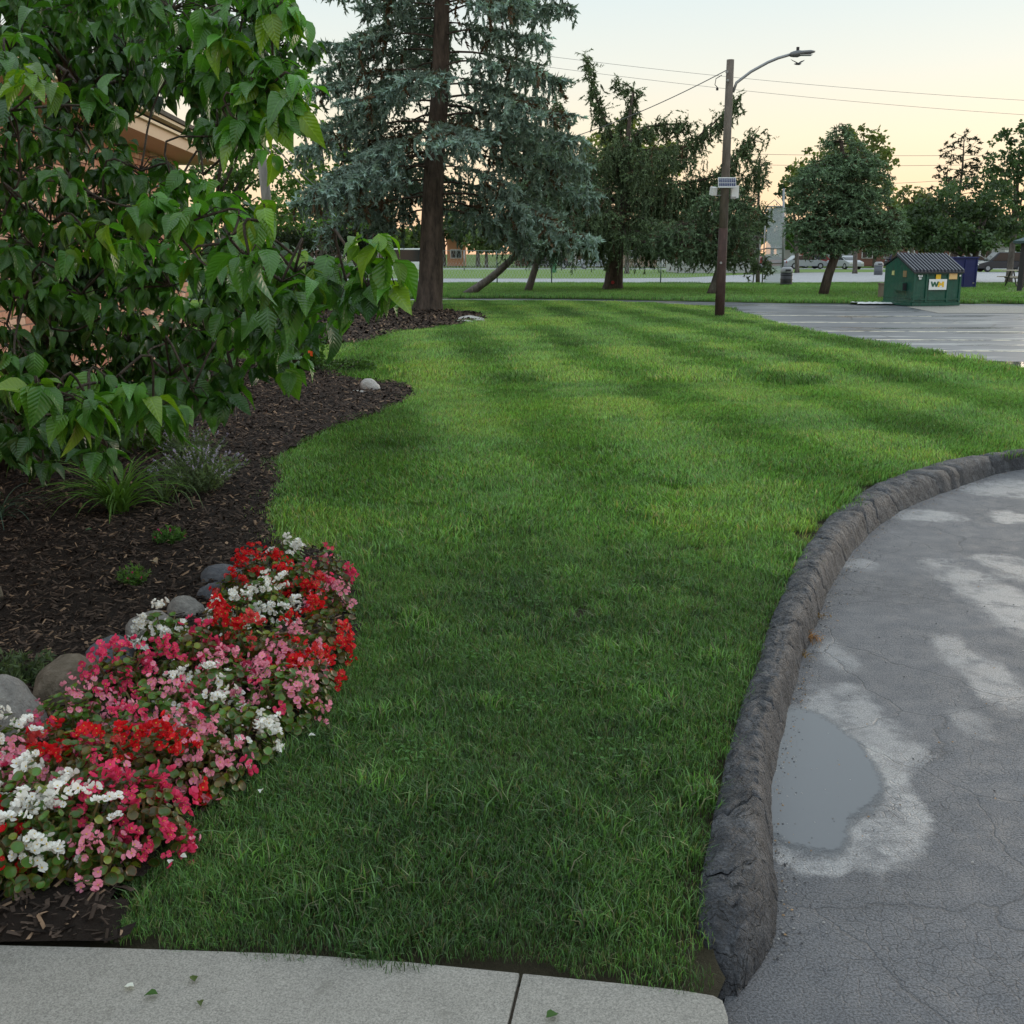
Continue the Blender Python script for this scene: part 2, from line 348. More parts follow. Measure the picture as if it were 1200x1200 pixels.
# curb of asphalt, broken into lengths by cracks
kerb = empty('curb', (1,2.5,0)); kerb['kind'] = 'structure'
prof = [(-.1,-.09),(-.07,-.02),(-.03,.02),(.05,.03),(.13,.037),(.22,.041),(.31,.043),(.4,.044),(.5,.043),(.59,.04),(.67,.034),(.74,.02),(.8,.005),(.85,-.02),(.9,-.048),(.95,-.075),(1.0,-.1),(1.06,-.14)]
arc = np.r_[0, np.cumsum(np.linalg.norm(np.diff(KM, axis=0), axis=1))]; total = arc[-1]
cuts = [.075]; random.seed(3)
while cuts[-1] < total-.5: cuts.append(cuts[-1]+random.choice([.22,.35,.5,.65,.8])*random.uniform(.8,1.2))
cuts.append(total)
def kerb_point(s, j):
    w, z = prof[j]; i = min(np.searchsorted(arc, s), len(arc)-1); i0 = max(i-1, 0); f = 0 if i == i0 else (s-arc[i0])/(arc[i]-arc[i0])
    L_ = KLs[i0]*(1-f)+KLs[i]*f; R_ = KRs[i0]*(1-f)+KRs[i]*f
    end = max(0, min(1, (s-.07)/.17))**.5; w = .6+(w-.6)*(.35+.65*end); q = L_*(1-w)+R_*w
    x = q[0]; y = q[1]; n1 = float(vnoise(s*1.0, w*.22+5, .05, 2))-.5; n2 = float(vnoise(s, w*.25, .16, 5))-.5; n3 = float(vnoise(s, w*.1, .5, 8))-.5; n4 = float(vnoise(s, w*.22+3, .022, 4))-.5
    zz = z*end-.11*(1-end)+(n1*.009+n2*.005+n3*.004+n4*.011)*(1 if 0 < j < 17 else .3)+(float(vnoise(s, w*.24, .011, 14))-.5)*.006+(float(vnoise(s+3, w*.24, .033, 15))-.5)*.008
    return (x+n2*.012, y+n3*.012, zz)
cross = len(prof)
for a, b in zip(cuts[:-1], cuts[1:]):
    if b-a < .06: continue
    m = max(3, int((b-a)/(.009 if a < 3 else (.02 if a < 6 else .08)))); ss = np.linspace(a+.002, b-.002, m); V = []; F = []
    ph = random.uniform(-.03,.03)
    for i, s in enumerate(ss):
        e = min(s-a, b-s); drop = .02*math.exp(-e/.009)*(.35+.65*float(vnoise(a*9, b*7, 1, 3)))
        for j in range(cross):
            x, y, z = kerb_point(min(max(s+.035*math.sin(j*.55+s*3.1)+.012*math.sin(j*2.3+s*7), 0), total), j); V.append((x, y, z-drop))
    for i in range(m-1):
        for j in range(cross-1): F.append((i*cross+j, i*cross+j+1, (i+1)*cross+j+1, (i+1)*cross+j))
    ne = len(V)
    me = bpy.data.meshes.new('curb_segment'); V2 = [(v[0]-1, v[1]-2.5, v[2]) for v in V]
    crk = 1; F += [tuple(range(cross-1, -1, -1)), tuple((m-1)*cross+j for j in range(cross))]
    me.from_pydata(V2, [], F); sm_ = np.ones(len(F), bool); sm_[-2:] = False; me.polygons.foreach_set('use_smooth', sm_); me.materials.append(M_curb)
    obj('curb_segment', me, kerb)
mb = MB(); mb.tube([(KM[i][0]-1, KM[i][1]-2.5, -.06) for i in range(36, 420, 6)], .05, 6); mb.build('curb_core', M_soil, kerb)
# puddle and pale patch material
M_water = NT('puddle_water'); M_water.base((.1,.105,.115)); M_water.rough(.04); M_water.b.inputs['IOR'].default_value = 1.33; M_water.bump(M_water.noise(M_water.pos(), 6, 2), .03, .01); M_water = M_water.m
n = NT('pale_patch'); p_ = n.pos(); fi = n.noise(p_, 95, 4, .7); n.base(n.mix(n.ramp(fi, [(.35,0.),(.65,1.)]), n.mix(n.noise(p_,5,5), (.1,.1,.103), (.24,.24,.24)), n.mix(n.noise(p_,4,5), (.25,.255,.26), (.45,.46,.47)))); n.rough(.4); n.bump(fi, .9, .008); M_pale_patch = n.m
def blob(pts, jit, n=160, z=-.1, sd=1):
    c = smooth_curve([at(x, y, z) for x, y in pts+[pts[0]]], n)[:-1]; ctr = c.mean(0); o_ = []
    for i, q in enumerate(c):
        r = (vnoise(i*.9, 3, 2.5, sd)-.5)*jit+(vnoise(i*1., 9, 9, sd)-.5)*jit*2; d = q-ctr; d = d/np.linalg.norm(d); o_.append((q[0]+d[0]*r, q[1]+d[1]*r))
    return o_
def mk_puddle():
    n = NT('gutter_water'); p = n.pos(); n.base((.14,.145,.155)); n.rough(.02); n.b.inputs['IOR'].default_value = 1.33; n.bump(n.noise(p, 5, 2), .02, .01)
    d = n.math('MINIMUM', ellipse_dist(n, p, 952, 888, 74, 66), ellipse_dist(n, p, 928, 935, 66, 62)); w = n.math('ADD', n.math('MULTIPLY', n.math('SUBTRACT', n.noise(p, 4.5, 4, .6), .5), .55), n.math('MULTIPLY', n.math('SUBTRACT', n.noise(p, 45, 4, .7), .5), .22))
    f = n.ramp(n.math('ADD', d, w), [(.82, 1.), (.99, 0.)]); tr = n.n('BsdfTransparent'); ms = n.n('MixShader'); n.l(f, ms.inputs[0]); n.l(tr.outputs[0], ms.inputs[1]); n.l(n.b.outputs[0], ms.inputs[2]); n.l(ms.outputs[0], n.o.inputs[0]); return n.m
sheet('puddle', [tuple(at(x, y, -.1)[:2]) for x, y in [(890,800),(1060,800),(1080,1045),(885,1045)]], -.0965, mk_puddle())
sheet('puddle', [(p[0], p[1]) for p in [at(*q) for q in [(1135,424),(1160,422),(1215,423),(1230,428),(1180,430),(1148,428)]]], -.014, M_water)
# stall lines
def mk_paint():
    n = NT('stall_paint'); p = n.pos(); f = n.ramp(n.noise(p, 3.5, 7, .7), [(.41, 0.), (.52, 1.)]); n.base(n.mix(f, (.2,.2,.2), (.9,.82,.62))); n.rough(.6); return n.m
M_line = mk_paint()
for py, x0, x1 in ((369.5,868,1092),(377.5,905,1135),(388,955,1240),(398,1000,1300),(411,1064,1330)):
    a = at(x0, py, -.016); b = at(x1, py+1.2, -.016)
    sheet('stall_line', [(a.x, a.y-.05),(b.x, b.y-.05),(b.x, b.y+.09),(a.x, a.y+.09)], -.016, M_line)
sheet('concrete_pad', [tuple(at(x, y)[:2]) for x, y in ((1062,359),(1100,366.5),(1215,366.5),(1215,359.5),(1125,356.5))], -.012, M_conc)
# ------------------------------------------------------------------ mulch beds
bed1_px = [(146,1108),(140,1070),(190,1005),(255,945),(330,880),(365,815),(405,775),(412,700),(390,655),(335,640),(322,600),(334,560),(330,538),(355,522),(400,502),(445,488),(478,472),(486,461),(470,453),(430,449),(390,438),(372,425)]
bed1 = [tuple(q[:2]) for q in smooth_curve([at(x, y) for x, y in bed1_px], 90)]
bed1 = [(-1.1,2.325),(-9,2.325),(-9,16.5),(-4.5,17)]+bed1[::-1]
bed2_px = [(300,412),(370,410),(405,407),(450,396),(500,388),(545,381),(570,375.5),(562,370.5),(530,367),(480,364.5),(430,365),(370,368),(300,372)]
bed2 = [tuple(q[:2]) for q in smooth_curve([at(x, y) for x, y in bed2_px], 60)]
def edge_dist(poly, x, y):
    p = np.asarray(poly)[:, :2]; d = np.full(len(x), 9.)
    for i in range(len(p)):
        a = p[i]; b = p[(i+1) % len(p)]; ab = b-a; L2 = (ab**2).sum()+1e-9
        t = np.clip(((x-a[0])*ab[0]+(y-a[1])*ab[1])/L2, 0, 1); d = np.minimum(d, np.hypot(x-a[0]-ab[0]*t, y-a[1]-ab[1]*t))
    return d
def bed_z(poly, x, y, h=.05):
    e = edge_dist(poly, x, y); return np.clip(e/.05, 0, 1)*h+(vnoise(x, y, .35, 3)-.5)*.035+(vnoise(x, y, .08, 6)-.5)*.022
def bed_mesh(name, poly, x0, x1, y0, y1, st, mat):
    xs = np.arange(x0, x1, st); ys = [y0]
    while ys[-1] < y1: ys.append(ys[-1]+st*max(1, ys[-1]/5))
    X, Y = np.meshgrid(xs, ys); x = X.ravel(); y = Y.ravel(); Z = bed_z(poly, x, y)+.004
    nx = len(xs); I = np.arange(len(x)).reshape(X.shape); F = np.stack([I[:-1,:-1], I[:-1,1:], I[1:,1:], I[1:,:-1]], -1).reshape(-1, 4)
    ok = inside(poly, x[F].mean(1), y[F].mean(1)); F = F[ok]; u, inv = np.unique(F, return_inverse=True)
    V = np.stack([x, y, Z], 1)[u]; return obj(name, np_mesh(name, V, inv.reshape(F.shape), mat, smooth=True))
o = bed_mesh('mulch_bed', bed1, -6, -.6, 2.32, 17, .05, M_soil); o['kind'] = 'structure'
o = bed_mesh('mulch_bed', bed2, -8, .2, 20, 36, .12, M_soil); o['kind'] = 'structure'
def chips(poly, n, x0, x1, y0, y1, smin, smax, seed, light=.06, pw=1.6):
    r = np.random.default_rng(seed); u = r.random(n*3)**pw; y = y0+(y1-y0)*u; x = r.uniform(x0, x1, n*3); k = inside(poly, x, y) & ((y > 2.78+.25*vnoise(x, y, .2, 9)) | (r.random(n*3) < .3)); x = x[k][:n]; y = y[k][:n]; n = len(x)
    z = bed_z(poly, x, y)+.008+r.random(n)*.012; L = r.uniform(smin, smax, n)*(1+np.maximum(y-4,0)*.09); Wd = L*r.uniform(.15,.45,n); T = Wd*.25
    az = r.uniform(0, 6.28, n); til = r.normal(0, .35, n)
    d = np.stack([np.cos(az)*np.cos(til), np.sin(az)*np.cos(til), np.sin(til)], 1); s = np.stack([-np.sin(az), np.cos(az), r.normal(0,.3,n)], 1); s /= np.linalg.norm(s, axis=1)[:,None]; up = np.cross(d, s)
    c = np.stack([x, y, z], 1); V = np.empty((n, 6, 3))
    for i, (a, b, e) in enumerate(((-1,-1,0),(-1,.8,0),(1,-.6,0),(1,1,0),(-.7,0,1),(.75,.1,1))):
        V[:, i] = c+d*(L*a*.5)[:,None]+s*(Wd*b*.5)[:,None]+up*(T*e)[:,None]
    F = np.array([(0,2,5),(0,5,4),(1,4,5),(1,5,3),(0,4,1),(2,3,5)]); F = (F[None]+np.arange(n)[:,None,None]*6).reshape(-1, 3)
    col = np.array([.036,.025,.019])*r.uniform(.2,2.6,(n,1)); li = r.random(n) < light; col[li] = np.array([.26,.17,.11])*r.uniform(.5,1.2,(li.sum(),1))
    return V.reshape(-1, 3), F, np.repeat(col, 6, 0)
M_chip = leafy('bark_chip', .85, 0, .2)
V, F, C_ = chips(bed1, 85000, -6, -.6, 2.33, 17, .01, .042, 5, .1, 1.9)
tag(obj('bark_mulch', np_mesh('bark_mulch', V, F, M_chip, C_)), 'dark shredded bark mulch covering the near flower bed', 'mulch', kind='stuff')
V, F, C_ = chips(bed2, 14000, -8, .2, 20, 36, .03, .07, 6, .1, 1)
tag(obj('bark_mulch', np_mesh('bark_mulch', V, F, M_chip, C_)), 'brown bark mulch round the foot of the big blue spruce', 'mulch', kind='stuff')
# ------------------------------------------------------------------ grass (stuff, geometry nodes)
def grass_mat():
    n = NT('grass_blade'); a = n.n('Attribute', attribute_name='tintc'); t = n.n('Attribute', attribute_name='tint', attribute_type='INSTANCER')
    lush = n.mix(1, a.outputs['Color'], (1,1,1), 'MULTIPLY'); dry = n.mix(1, a.outputs['Color'], (2.0,1.45,1.1), 'MULTIPLY')
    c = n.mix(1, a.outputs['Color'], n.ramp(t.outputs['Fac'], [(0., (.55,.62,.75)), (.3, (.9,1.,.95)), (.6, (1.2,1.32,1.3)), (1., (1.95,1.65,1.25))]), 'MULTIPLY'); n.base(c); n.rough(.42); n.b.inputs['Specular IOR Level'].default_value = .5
    tr = n.n('BsdfTranslucent'); n.l(n.mix(1, c, (1.2,1.35,.5), 'MULTIPLY'), tr.inputs['Color'])
    ms = n.n('MixShader'); ms.inputs[0].default_value = .35; n.l(n.b.outputs[0], ms.inputs[1]); n.l(tr.outputs[0], ms.inputs[2]); n.l(ms.outputs[0], n.o.inputs[0]); return n.m
M_blade = grass_mat()
def tuft_mesh(nb, rad, h0, h1, w, lean, seed, spread=.5, drya=.085):
    r = np.random.default_rng(seed); a = r.uniform(0, 6.28, nb); rr = rad*np.sqrt(r.random(nb)); bx, by = rr*np.cos(a), rr*np.sin(a)
    hh = r.uniform(h0, h1, nb); la = r.uniform(0, 6.28, nb); dx = np.cos(la)*spread*r.random(nb); dy = np.sin(la)*spread*r.random(nb)+lean
    fa = r.uniform(0, 6.28, nb); sx, sy = np.cos(fa)*w/2*r.uniform(.6,1.3,nb), np.sin(fa)*w/2
    V = np.empty((nb, 5, 3)); b0 = np.stack([bx, by, np.zeros(nb)], 1); s = np.stack([sx, sy, np.zeros(nb)], 1)
    mid = b0+np.stack([dx*hh*.35, dy*hh*.35, hh*.6], 1); q = r.uniform(.75,1.25,nb); tip = b0+np.stack([dx*hh*1.1*q, dy*hh*1.1*q, hh*(1.02-.28*np.hypot(dx,dy)*q)], 1)
    V[:,0] = b0-s; V[:,1] = b0+s; V[:,2] = mid-s*.9; V[:,3] = mid+s*.9; V[:,4] = tip
    F = (np.array([(0,1,3),(0,3,2),(2,3,4)])[None]+np.arange(nb)[:,None,None]*5).reshape(-1,3)
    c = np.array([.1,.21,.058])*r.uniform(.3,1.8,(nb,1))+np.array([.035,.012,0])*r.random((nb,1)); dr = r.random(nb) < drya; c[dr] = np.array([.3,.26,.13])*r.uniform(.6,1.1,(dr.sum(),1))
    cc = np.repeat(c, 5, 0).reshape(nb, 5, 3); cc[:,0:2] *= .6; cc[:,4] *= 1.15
    return np_mesh('tuft', V.reshape(-1,3), F, M_blade, cc.reshape(-1,3))
def source(name, meshes):
    c = bpy.data.collections.new(name)
    for m in meshes: c.objects.link(bpy.data.objects.new(m.name, m))
    return c
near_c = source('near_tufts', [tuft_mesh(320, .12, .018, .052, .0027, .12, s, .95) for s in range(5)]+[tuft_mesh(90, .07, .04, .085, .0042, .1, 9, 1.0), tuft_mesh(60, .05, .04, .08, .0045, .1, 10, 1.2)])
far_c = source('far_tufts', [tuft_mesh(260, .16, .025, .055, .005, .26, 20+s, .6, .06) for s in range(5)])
def scatter(name, pts, rz, scale, tint, idx, coll):
    me = bpy.data.meshes.new(name); me.vertices.add(len(pts)); me.vertices.foreach_set('co', np.asarray(pts, np.float32).ravel())
    for nm, v in (('rz', rz), ('sc', scale), ('tint', tint)):
        me.attributes.new(nm, 'FLOAT', 'POINT').data.foreach_set('value', np.asarray(v, np.float32))
    me.attributes.new('idx', 'INT', 'POINT').data.foreach_set('value', np.asarray(idx, np.int32)); me.update()
    o = obj(name, me); ng = bpy.data.node_groups.new(name, 'GeometryNodeTree')
    ng.interface.new_socket('Geometry', in_out='INPUT', socket_type='NodeSocketGeometry'); ng.interface.new_socket('Geometry', in_out='OUTPUT', socket_type='NodeSocketGeometry')
    N = ng.nodes.new; gi = N('NodeGroupInput'); go = N('NodeGroupOutput'); ip = N('GeometryNodeInstanceOnPoints'); ci = N('GeometryNodeCollectionInfo'); mp = N('GeometryNodeMeshToPoints')
    ci.inputs['Collection'].default_value = coll; ci.inputs['Separate Children'].default_value = True; ci.inputs['Reset Children'].default_value = True
    def na(nm, t):
        q = N('GeometryNodeInputNamedAttribute'); q.data_type = t; q.inputs[0].default_value = nm; return q.outputs[0]
    cx = N('ShaderNodeCombineXYZ'); ng.links.new(na('rz','FLOAT'), cx.inputs[2])
    ng.links.new(gi.outputs[0], mp.inputs[0]); ng.links.new(mp.outputs[0], ip.inputs['Points']); ng.links.new(ci.outputs[0], ip.inputs['Instance']); ip.inputs['Pick Instance'].default_value = True
    ng.links.new(na('idx','INT'), ip.inputs['Instance Index']); ng.links.new(cx.outputs[0], ip.inputs['Rotation']); ng.links.new(na('sc','FLOAT'), ip.inputs['Scale']); ng.links.new(ip.outputs[0], go.inputs[0])
    md = o.modifiers.new('scatter', 'NODES'); md.node_group = ng; return o
sw_line = [at(x, y, 0) for x, y in [(-260,1106),(0,1107),(130,1110),(340,1117),(480,1127),(628,1142),(740,1153),(836,1166),(856,1180)]]
swx = np.array([p.x for p in sw_line]); swy = np.array([p.y for p in sw_line])
klx = KLs[:,0]; kly = KLs[:,1]
lawn_keep = [(-9,1.6),(.72,1.6)]+[(p[0]-.22*(q[0]-p[0]), p[1]-.22*(q[1]-p[1])) for p, q in zip(KLs[2:], KRs[2:])]+[(14,8),(22,13.2)]+lot_edge[1:]+[(-60,36),(-9,20)]
def lawn_pts(x, y, margin):
    k = inside(lawn_keep, x, y) & ~inside(bed1, x, y) & ~inside(bed2, x, y) & (y > np.interp(x, swx, swy)+margin)
    return k
def stripe(x, y):
    u = x+.115*y-4.95+.03*np.sin(y*.5); return np.tanh(2.5*np.sin(u*2*math.pi/1.7-math.pi/2))
def frame_ok(x, y, m=.6): return (np.abs(x) < .475*y+m+.3)
r = RNG
def make_grass(name, y0, y1, dens, idxs, scl, coll, label, strength, sd):
    r = np.random.default_rng(sd); xm = .475*y1+1; st_ = dens**-.5; gx_, gy_ = np.meshgrid(np.arange(-xm, xm, st_), np.arange(y0, y1, st_)); x = gx_.ravel()+r.uniform(-.6,.6,gx_.size)*st_; y = gy_.ravel()+r.uniform(-.6,.6,gx_.size)*st_
    k = frame_ok(x, y) & lawn_pts(x, y, .02); x = x[k]; y = y[k]
    if y1 == 8: k = r.random(len(x)) < (8-y)/2.5; x = x[k]; y = y[k]
    if y0 == 5.5: k = r.random(len(x)) < (y-5.5)/2.5; x = x[k]; y = y[k]
    # thin, bare and trodden places
    hole = vnoise(x, y, .22, 21)*.6+vnoise(x, y, .09, 22)*.4; near = np.clip((4.2-y)/2, 0, 1); k = ~((y-np.interp(x, swx, swy) > .16) & (hole < .29+.09*near) & (r.random(len(x)) < .62*near)); x = x[k]; y = y[k]; n = len(x)
    st = stripe(x, y); fade = np.clip((y-4)/6, 0, 1)
    rz = np.where(st > 0, 0, math.pi)*1.0+r.normal(0, .5, n); rnd = r.random(n) > fade*.95; rz[rnd] = r.uniform(0, 6.28, rnd.sum())
    tn = (vnoise(x, y, 1.3, 31)-.5)*.6+.35*np.clip(vnoise(x*.5, y*.25, .9, 77)-.62, 0, 1)*2+(vnoise(x, y, .35, 32)-.5)*.35+st*strength*fade+.36+r.normal(0, .11, n); tn += np.clip((y-4.5)/9, 0, .2)-.02*np.clip((4.5-y)/2,0,1)  # st shifts the tint too, imitating the sheen of leaning mown blades
    sc_ = scl*(.75+.55*vnoise(x, y, .3, 41))*r.uniform(.8,1.15,n)
    e = y-np.interp(x, swx, swy); sc_ *= np.clip(.62+e*2.2, .62, 1)
    z = (vnoise(x, y, .6, 51)-.5)*.02
    id_ = r.choice(idxs, n); return tag(scatter(name, np.stack([x, y, z], 1), rz, sc_, np.clip(tn, 0, 1), id_, coll), label, 'grass', kind='stuff')
make_grass('grass', 2.0, 4.2, 190, [0,1,2,3,4,0,1,2,3,4,5,6], .92, near_c, 'lush uneven green grass in the corner of sidewalk and curb', .05, 60)
make_grass('grass', 4.2, 8, 110, [0,1,2,3,4,0,1,2,3,4,5,6], 1.0, near_c, 'dense green grass beside the flower strip', .05, 61)
make_grass('grass', 5.5, 14, 60, [0,1,2,3,4], 1.25, far_c, 'mown green lawn between the mulch bed and the parking lot', .19, 62)
make_grass('grass', 14, 38.3, 18, [0,1,2,3,4], 1.9, far_c, 'striped mown lawn in front of the spruce trees', .27, 63)
rr_ = np.random.default_rng(64); x = rr_.uniform(-32, 34, 9000); y = rr_.uniform(37.5, 61.3, 9000)
pf = np.array(path_far); k = frame_ok(x, y, 2) & (y > np.interp(x, pf[:,0], pf[:,1])+.15); x = x[k]; y = y[k]
tag(scatter('grass', np.stack([x, y, x*0], 1), rr_.uniform(0,6.28,len(x)), rr_.uniform(2.2,3.4,len(x)), np.clip(.3+.6*(vnoise(x,y,5,7)-.3),0,1), rr_.integers(0,5,len(x)), far_c), 'grass verge under the dark spruces beyond the path', 'grass', kind='stuff')
# ------------------------------------------------------------------ foreground leafy tree
def leaf_template(n=6, wid=.3, droop=.35, fold=.16, wave=.03, seed=0):
    """leaf of unit length along +y, normal +z; 5 points across"""
    r = np.random.default_rng(seed); V = []; UV = []; tw = r.uniform(-.25,.25)
    for i in range(n+1):
        t = i/n; w = wid*(math.sin(math.pi*min(1, t**.82))**.85)*(1-.5*t)*1.5 if 0 < i < n else .004
        y = t*(1-.12*droop*t); z = -droop*t*t*.6
        for k, u in enumerate((-1,-.5,0,.5,1)):
            V.append((u*w+tw*t*t*.2, y+abs(u)*.02*math.sin(t*3), z-fold*w*abs(u)*-1.4+(wave*math.sin(t*9+k*2+seed) if abs(u) == 1 else 0)-tw*u*w*t)); UV.append((.5+u*.5*max(w,.01)/.4, t))
    F = [(i*5+k, i*5+k+1, (i+1)*5+k+1, (i+1)*5+k) for i in range(n) for k in range(4)]
    return np.array(V), np.array(F), np.array(UV)
def leaf_mat():
    n = NT('broad_leaf'); a = n.n('Attribute', attribute_name='tintc'); uv = n.n('UVMap'); sp = n.n('SeparateXYZ'); n.l(uv.outputs[0], sp.inputs[0])
    au = n.math('ABSOLUTE', n.math('SUBTRACT', sp.outputs['X'], .5)); mid = n.ramp(au, [(0., 1.), (.03, 0.)])
    ph = n.math('SUBTRACT', n.math('MULTIPLY', sp.outputs['Y'], 9.0), n.math('MULTIPLY', au, 7.0)); fr = n.math('ABSOLUTE', n.math('SUBTRACT', n.math('FRACT', ph), .5))
    vein = n.ramp(fr, [(0., 1.), (.09, 0.)]); v = n.math('MAXIMUM', mid, n.math('MULTIPLY', vein, .5))
    c = n.mix(n.math('MULTIPLY', v, .6), a.outputs['Color'], n.mix(1, a.outputs['Color'], (1.9,1.7,2.2), 'MULTIPLY'))
    no = n.noise(n.pos(), 35, 4); c = n.mix(n.math('MULTIPLY', no, .4), c, n.mix(1, c, (.5,.6,.5), 'MULTIPLY')); c = n.mix(n.math('MULTIPLY', n.ramp(au, [(.3, 0.), (.5, 1.)]), .35), c, (.16,.22,.03)); n.base(c); n.rough(.3); n.b.inputs['Specular IOR Level'].default_value = .6
    n.bump(fr, .5, .006)
    tr = n.n('BsdfTranslucent'); n.l(n.mix(1, c, (1.5,1.7,.5), 'MULTIPLY'), tr.inputs['Color'])
    ms = n.n('MixShader'); ms.inputs[0].default_value = .32; n.l(n.b.outputs[0], ms.inputs[1]); n.l(tr.outputs[0], ms.inputs[2]); n.l(ms.outputs[0], n.o.inputs[0]); return n.m
M_leaf = leaf_mat()
TREE = Vector((-3.75, 8.0, 0))
tree = tag(empty('shrub_tree', TREE), 'broad leaved small tree with large drooping green leaves beside the brick wall', 'tree')
# px, py, rx, ry, depth, brightness
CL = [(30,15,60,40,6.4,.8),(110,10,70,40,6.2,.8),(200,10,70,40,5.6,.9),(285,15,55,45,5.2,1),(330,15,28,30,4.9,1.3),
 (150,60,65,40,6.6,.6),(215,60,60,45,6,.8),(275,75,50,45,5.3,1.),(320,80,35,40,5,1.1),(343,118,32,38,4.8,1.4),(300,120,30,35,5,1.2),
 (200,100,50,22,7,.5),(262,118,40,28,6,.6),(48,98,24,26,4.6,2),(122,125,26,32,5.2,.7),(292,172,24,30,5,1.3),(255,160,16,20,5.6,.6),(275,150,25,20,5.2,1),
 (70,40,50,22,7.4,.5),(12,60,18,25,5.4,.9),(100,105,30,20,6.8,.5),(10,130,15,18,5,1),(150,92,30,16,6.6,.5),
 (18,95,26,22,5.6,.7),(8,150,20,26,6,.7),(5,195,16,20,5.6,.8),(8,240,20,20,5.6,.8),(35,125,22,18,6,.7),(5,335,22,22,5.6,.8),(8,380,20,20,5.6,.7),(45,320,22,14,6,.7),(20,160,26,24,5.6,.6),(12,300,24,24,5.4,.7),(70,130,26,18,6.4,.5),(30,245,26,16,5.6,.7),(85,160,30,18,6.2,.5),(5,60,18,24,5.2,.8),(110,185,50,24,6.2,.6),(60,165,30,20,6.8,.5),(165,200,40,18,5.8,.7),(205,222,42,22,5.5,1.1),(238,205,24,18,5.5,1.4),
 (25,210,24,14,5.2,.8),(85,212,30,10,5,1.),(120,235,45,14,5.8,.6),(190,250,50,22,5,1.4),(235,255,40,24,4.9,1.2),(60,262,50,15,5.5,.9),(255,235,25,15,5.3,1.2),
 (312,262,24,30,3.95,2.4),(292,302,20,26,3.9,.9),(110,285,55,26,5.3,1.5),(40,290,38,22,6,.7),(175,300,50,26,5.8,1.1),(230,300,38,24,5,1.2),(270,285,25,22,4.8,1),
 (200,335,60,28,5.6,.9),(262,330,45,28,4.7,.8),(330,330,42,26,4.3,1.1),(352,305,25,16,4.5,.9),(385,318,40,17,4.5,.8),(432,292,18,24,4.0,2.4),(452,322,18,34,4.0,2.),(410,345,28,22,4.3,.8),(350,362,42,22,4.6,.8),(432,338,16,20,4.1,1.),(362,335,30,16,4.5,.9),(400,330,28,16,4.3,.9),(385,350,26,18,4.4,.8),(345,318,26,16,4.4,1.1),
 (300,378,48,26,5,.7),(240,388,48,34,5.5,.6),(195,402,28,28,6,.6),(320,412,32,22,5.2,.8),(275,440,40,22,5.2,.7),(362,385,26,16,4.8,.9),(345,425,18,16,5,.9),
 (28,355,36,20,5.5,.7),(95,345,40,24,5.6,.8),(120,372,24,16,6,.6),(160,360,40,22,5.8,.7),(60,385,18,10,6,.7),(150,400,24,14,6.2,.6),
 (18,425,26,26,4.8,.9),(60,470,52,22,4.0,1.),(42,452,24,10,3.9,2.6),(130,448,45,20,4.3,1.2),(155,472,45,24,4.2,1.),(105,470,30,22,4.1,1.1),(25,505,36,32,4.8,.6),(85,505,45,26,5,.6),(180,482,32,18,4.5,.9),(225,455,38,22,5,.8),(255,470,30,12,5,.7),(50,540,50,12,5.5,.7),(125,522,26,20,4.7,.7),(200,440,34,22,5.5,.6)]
BACK = [(x_, y_, 55, 32, 7.6, .45) for x_, y_ in ((110,20),(200,20),(290,25),(160,70),(230,75),(290,90),(30,5),(290,130),(250,330),(210,390),(270,400),(180,440),(290,350),(150,265),(200,290),(60,520),(20,470),(110,495),(170,210),(230,440),(150,320),(70,60),(120,110),(180,100),(90,150),(250,50),(130,60),(270,150),(320,55),(300,310),(340,330),(310,380),(160,400),(110,440),(60,440),(250,260),(30,330),(130,300),(90,330),(20,230),(60,300),(20,400),(100,350),(60,345),(130,395),(20,280),(60,400),(30,180),(110,230))]  # low brightness puts the shade of the inner crown into leaf colour
T = [leaf_template(6, w, d, f, .035, s) for s, (w, d, f) in enumerate(((.235,.6,.3),(.26,1.0,.2),(.21,.3,.4),(.24,1.35,.25)))]
r = np.random.default_rng(77); leaves = []; limbs = MB(); twigs = MB()
spine = [(TREE+Vector(q)) for q in ((0,0,0),(.05,-.1,.6),(-.02,-.2,1.3),(-.1,-.3,2.1),(-.2,-.4,3.0),(-.15,-.5,4.2))]
limbs.tube([q-TREE for q in spine], [.085,.07,.06,.055,.045,.02], 10)
limbs.tube([Vector(q) for q in ((.05,-.02,0),(.25,-.15,.5),(.55,-.2,1.1),(.75,-.2,1.8),(.9,-.5,2.6),(1.2,-.8,3.6))], [.06,.055,.045,.04,.03,.015], 8)
limbs.tube([Vector(q) for q in ((-.05,-.05,0),(-.1,-.6,.5),(-.15,-1.1,1.1),(.0,-1.5,1.9),(.3,-2.0,2.8),(.5,-2.3,3.8))], [.06,.055,.045,.04,.03,.015], 8)
CA = CL+BACK; CW = [P(q[0], q[1], q[4]) for q in CA]; nodes = [(Vector(q), .045) for q in spine[2:]]+[(TREE+Vector(q), .035) for q in ((.55,-.2,1.1),(.75,-.2,1.8),(.9,-.5,2.6),(1.2,-.8,3.6),(-.15,-1.1,1.1),(.0,-1.5,1.9),(.3,-2.0,2.8),(.5,-2.3,3.8))]
order = sorted(range(len(CA)), key=lambda i: min((CW[i]-q[0]).length for q in nodes))
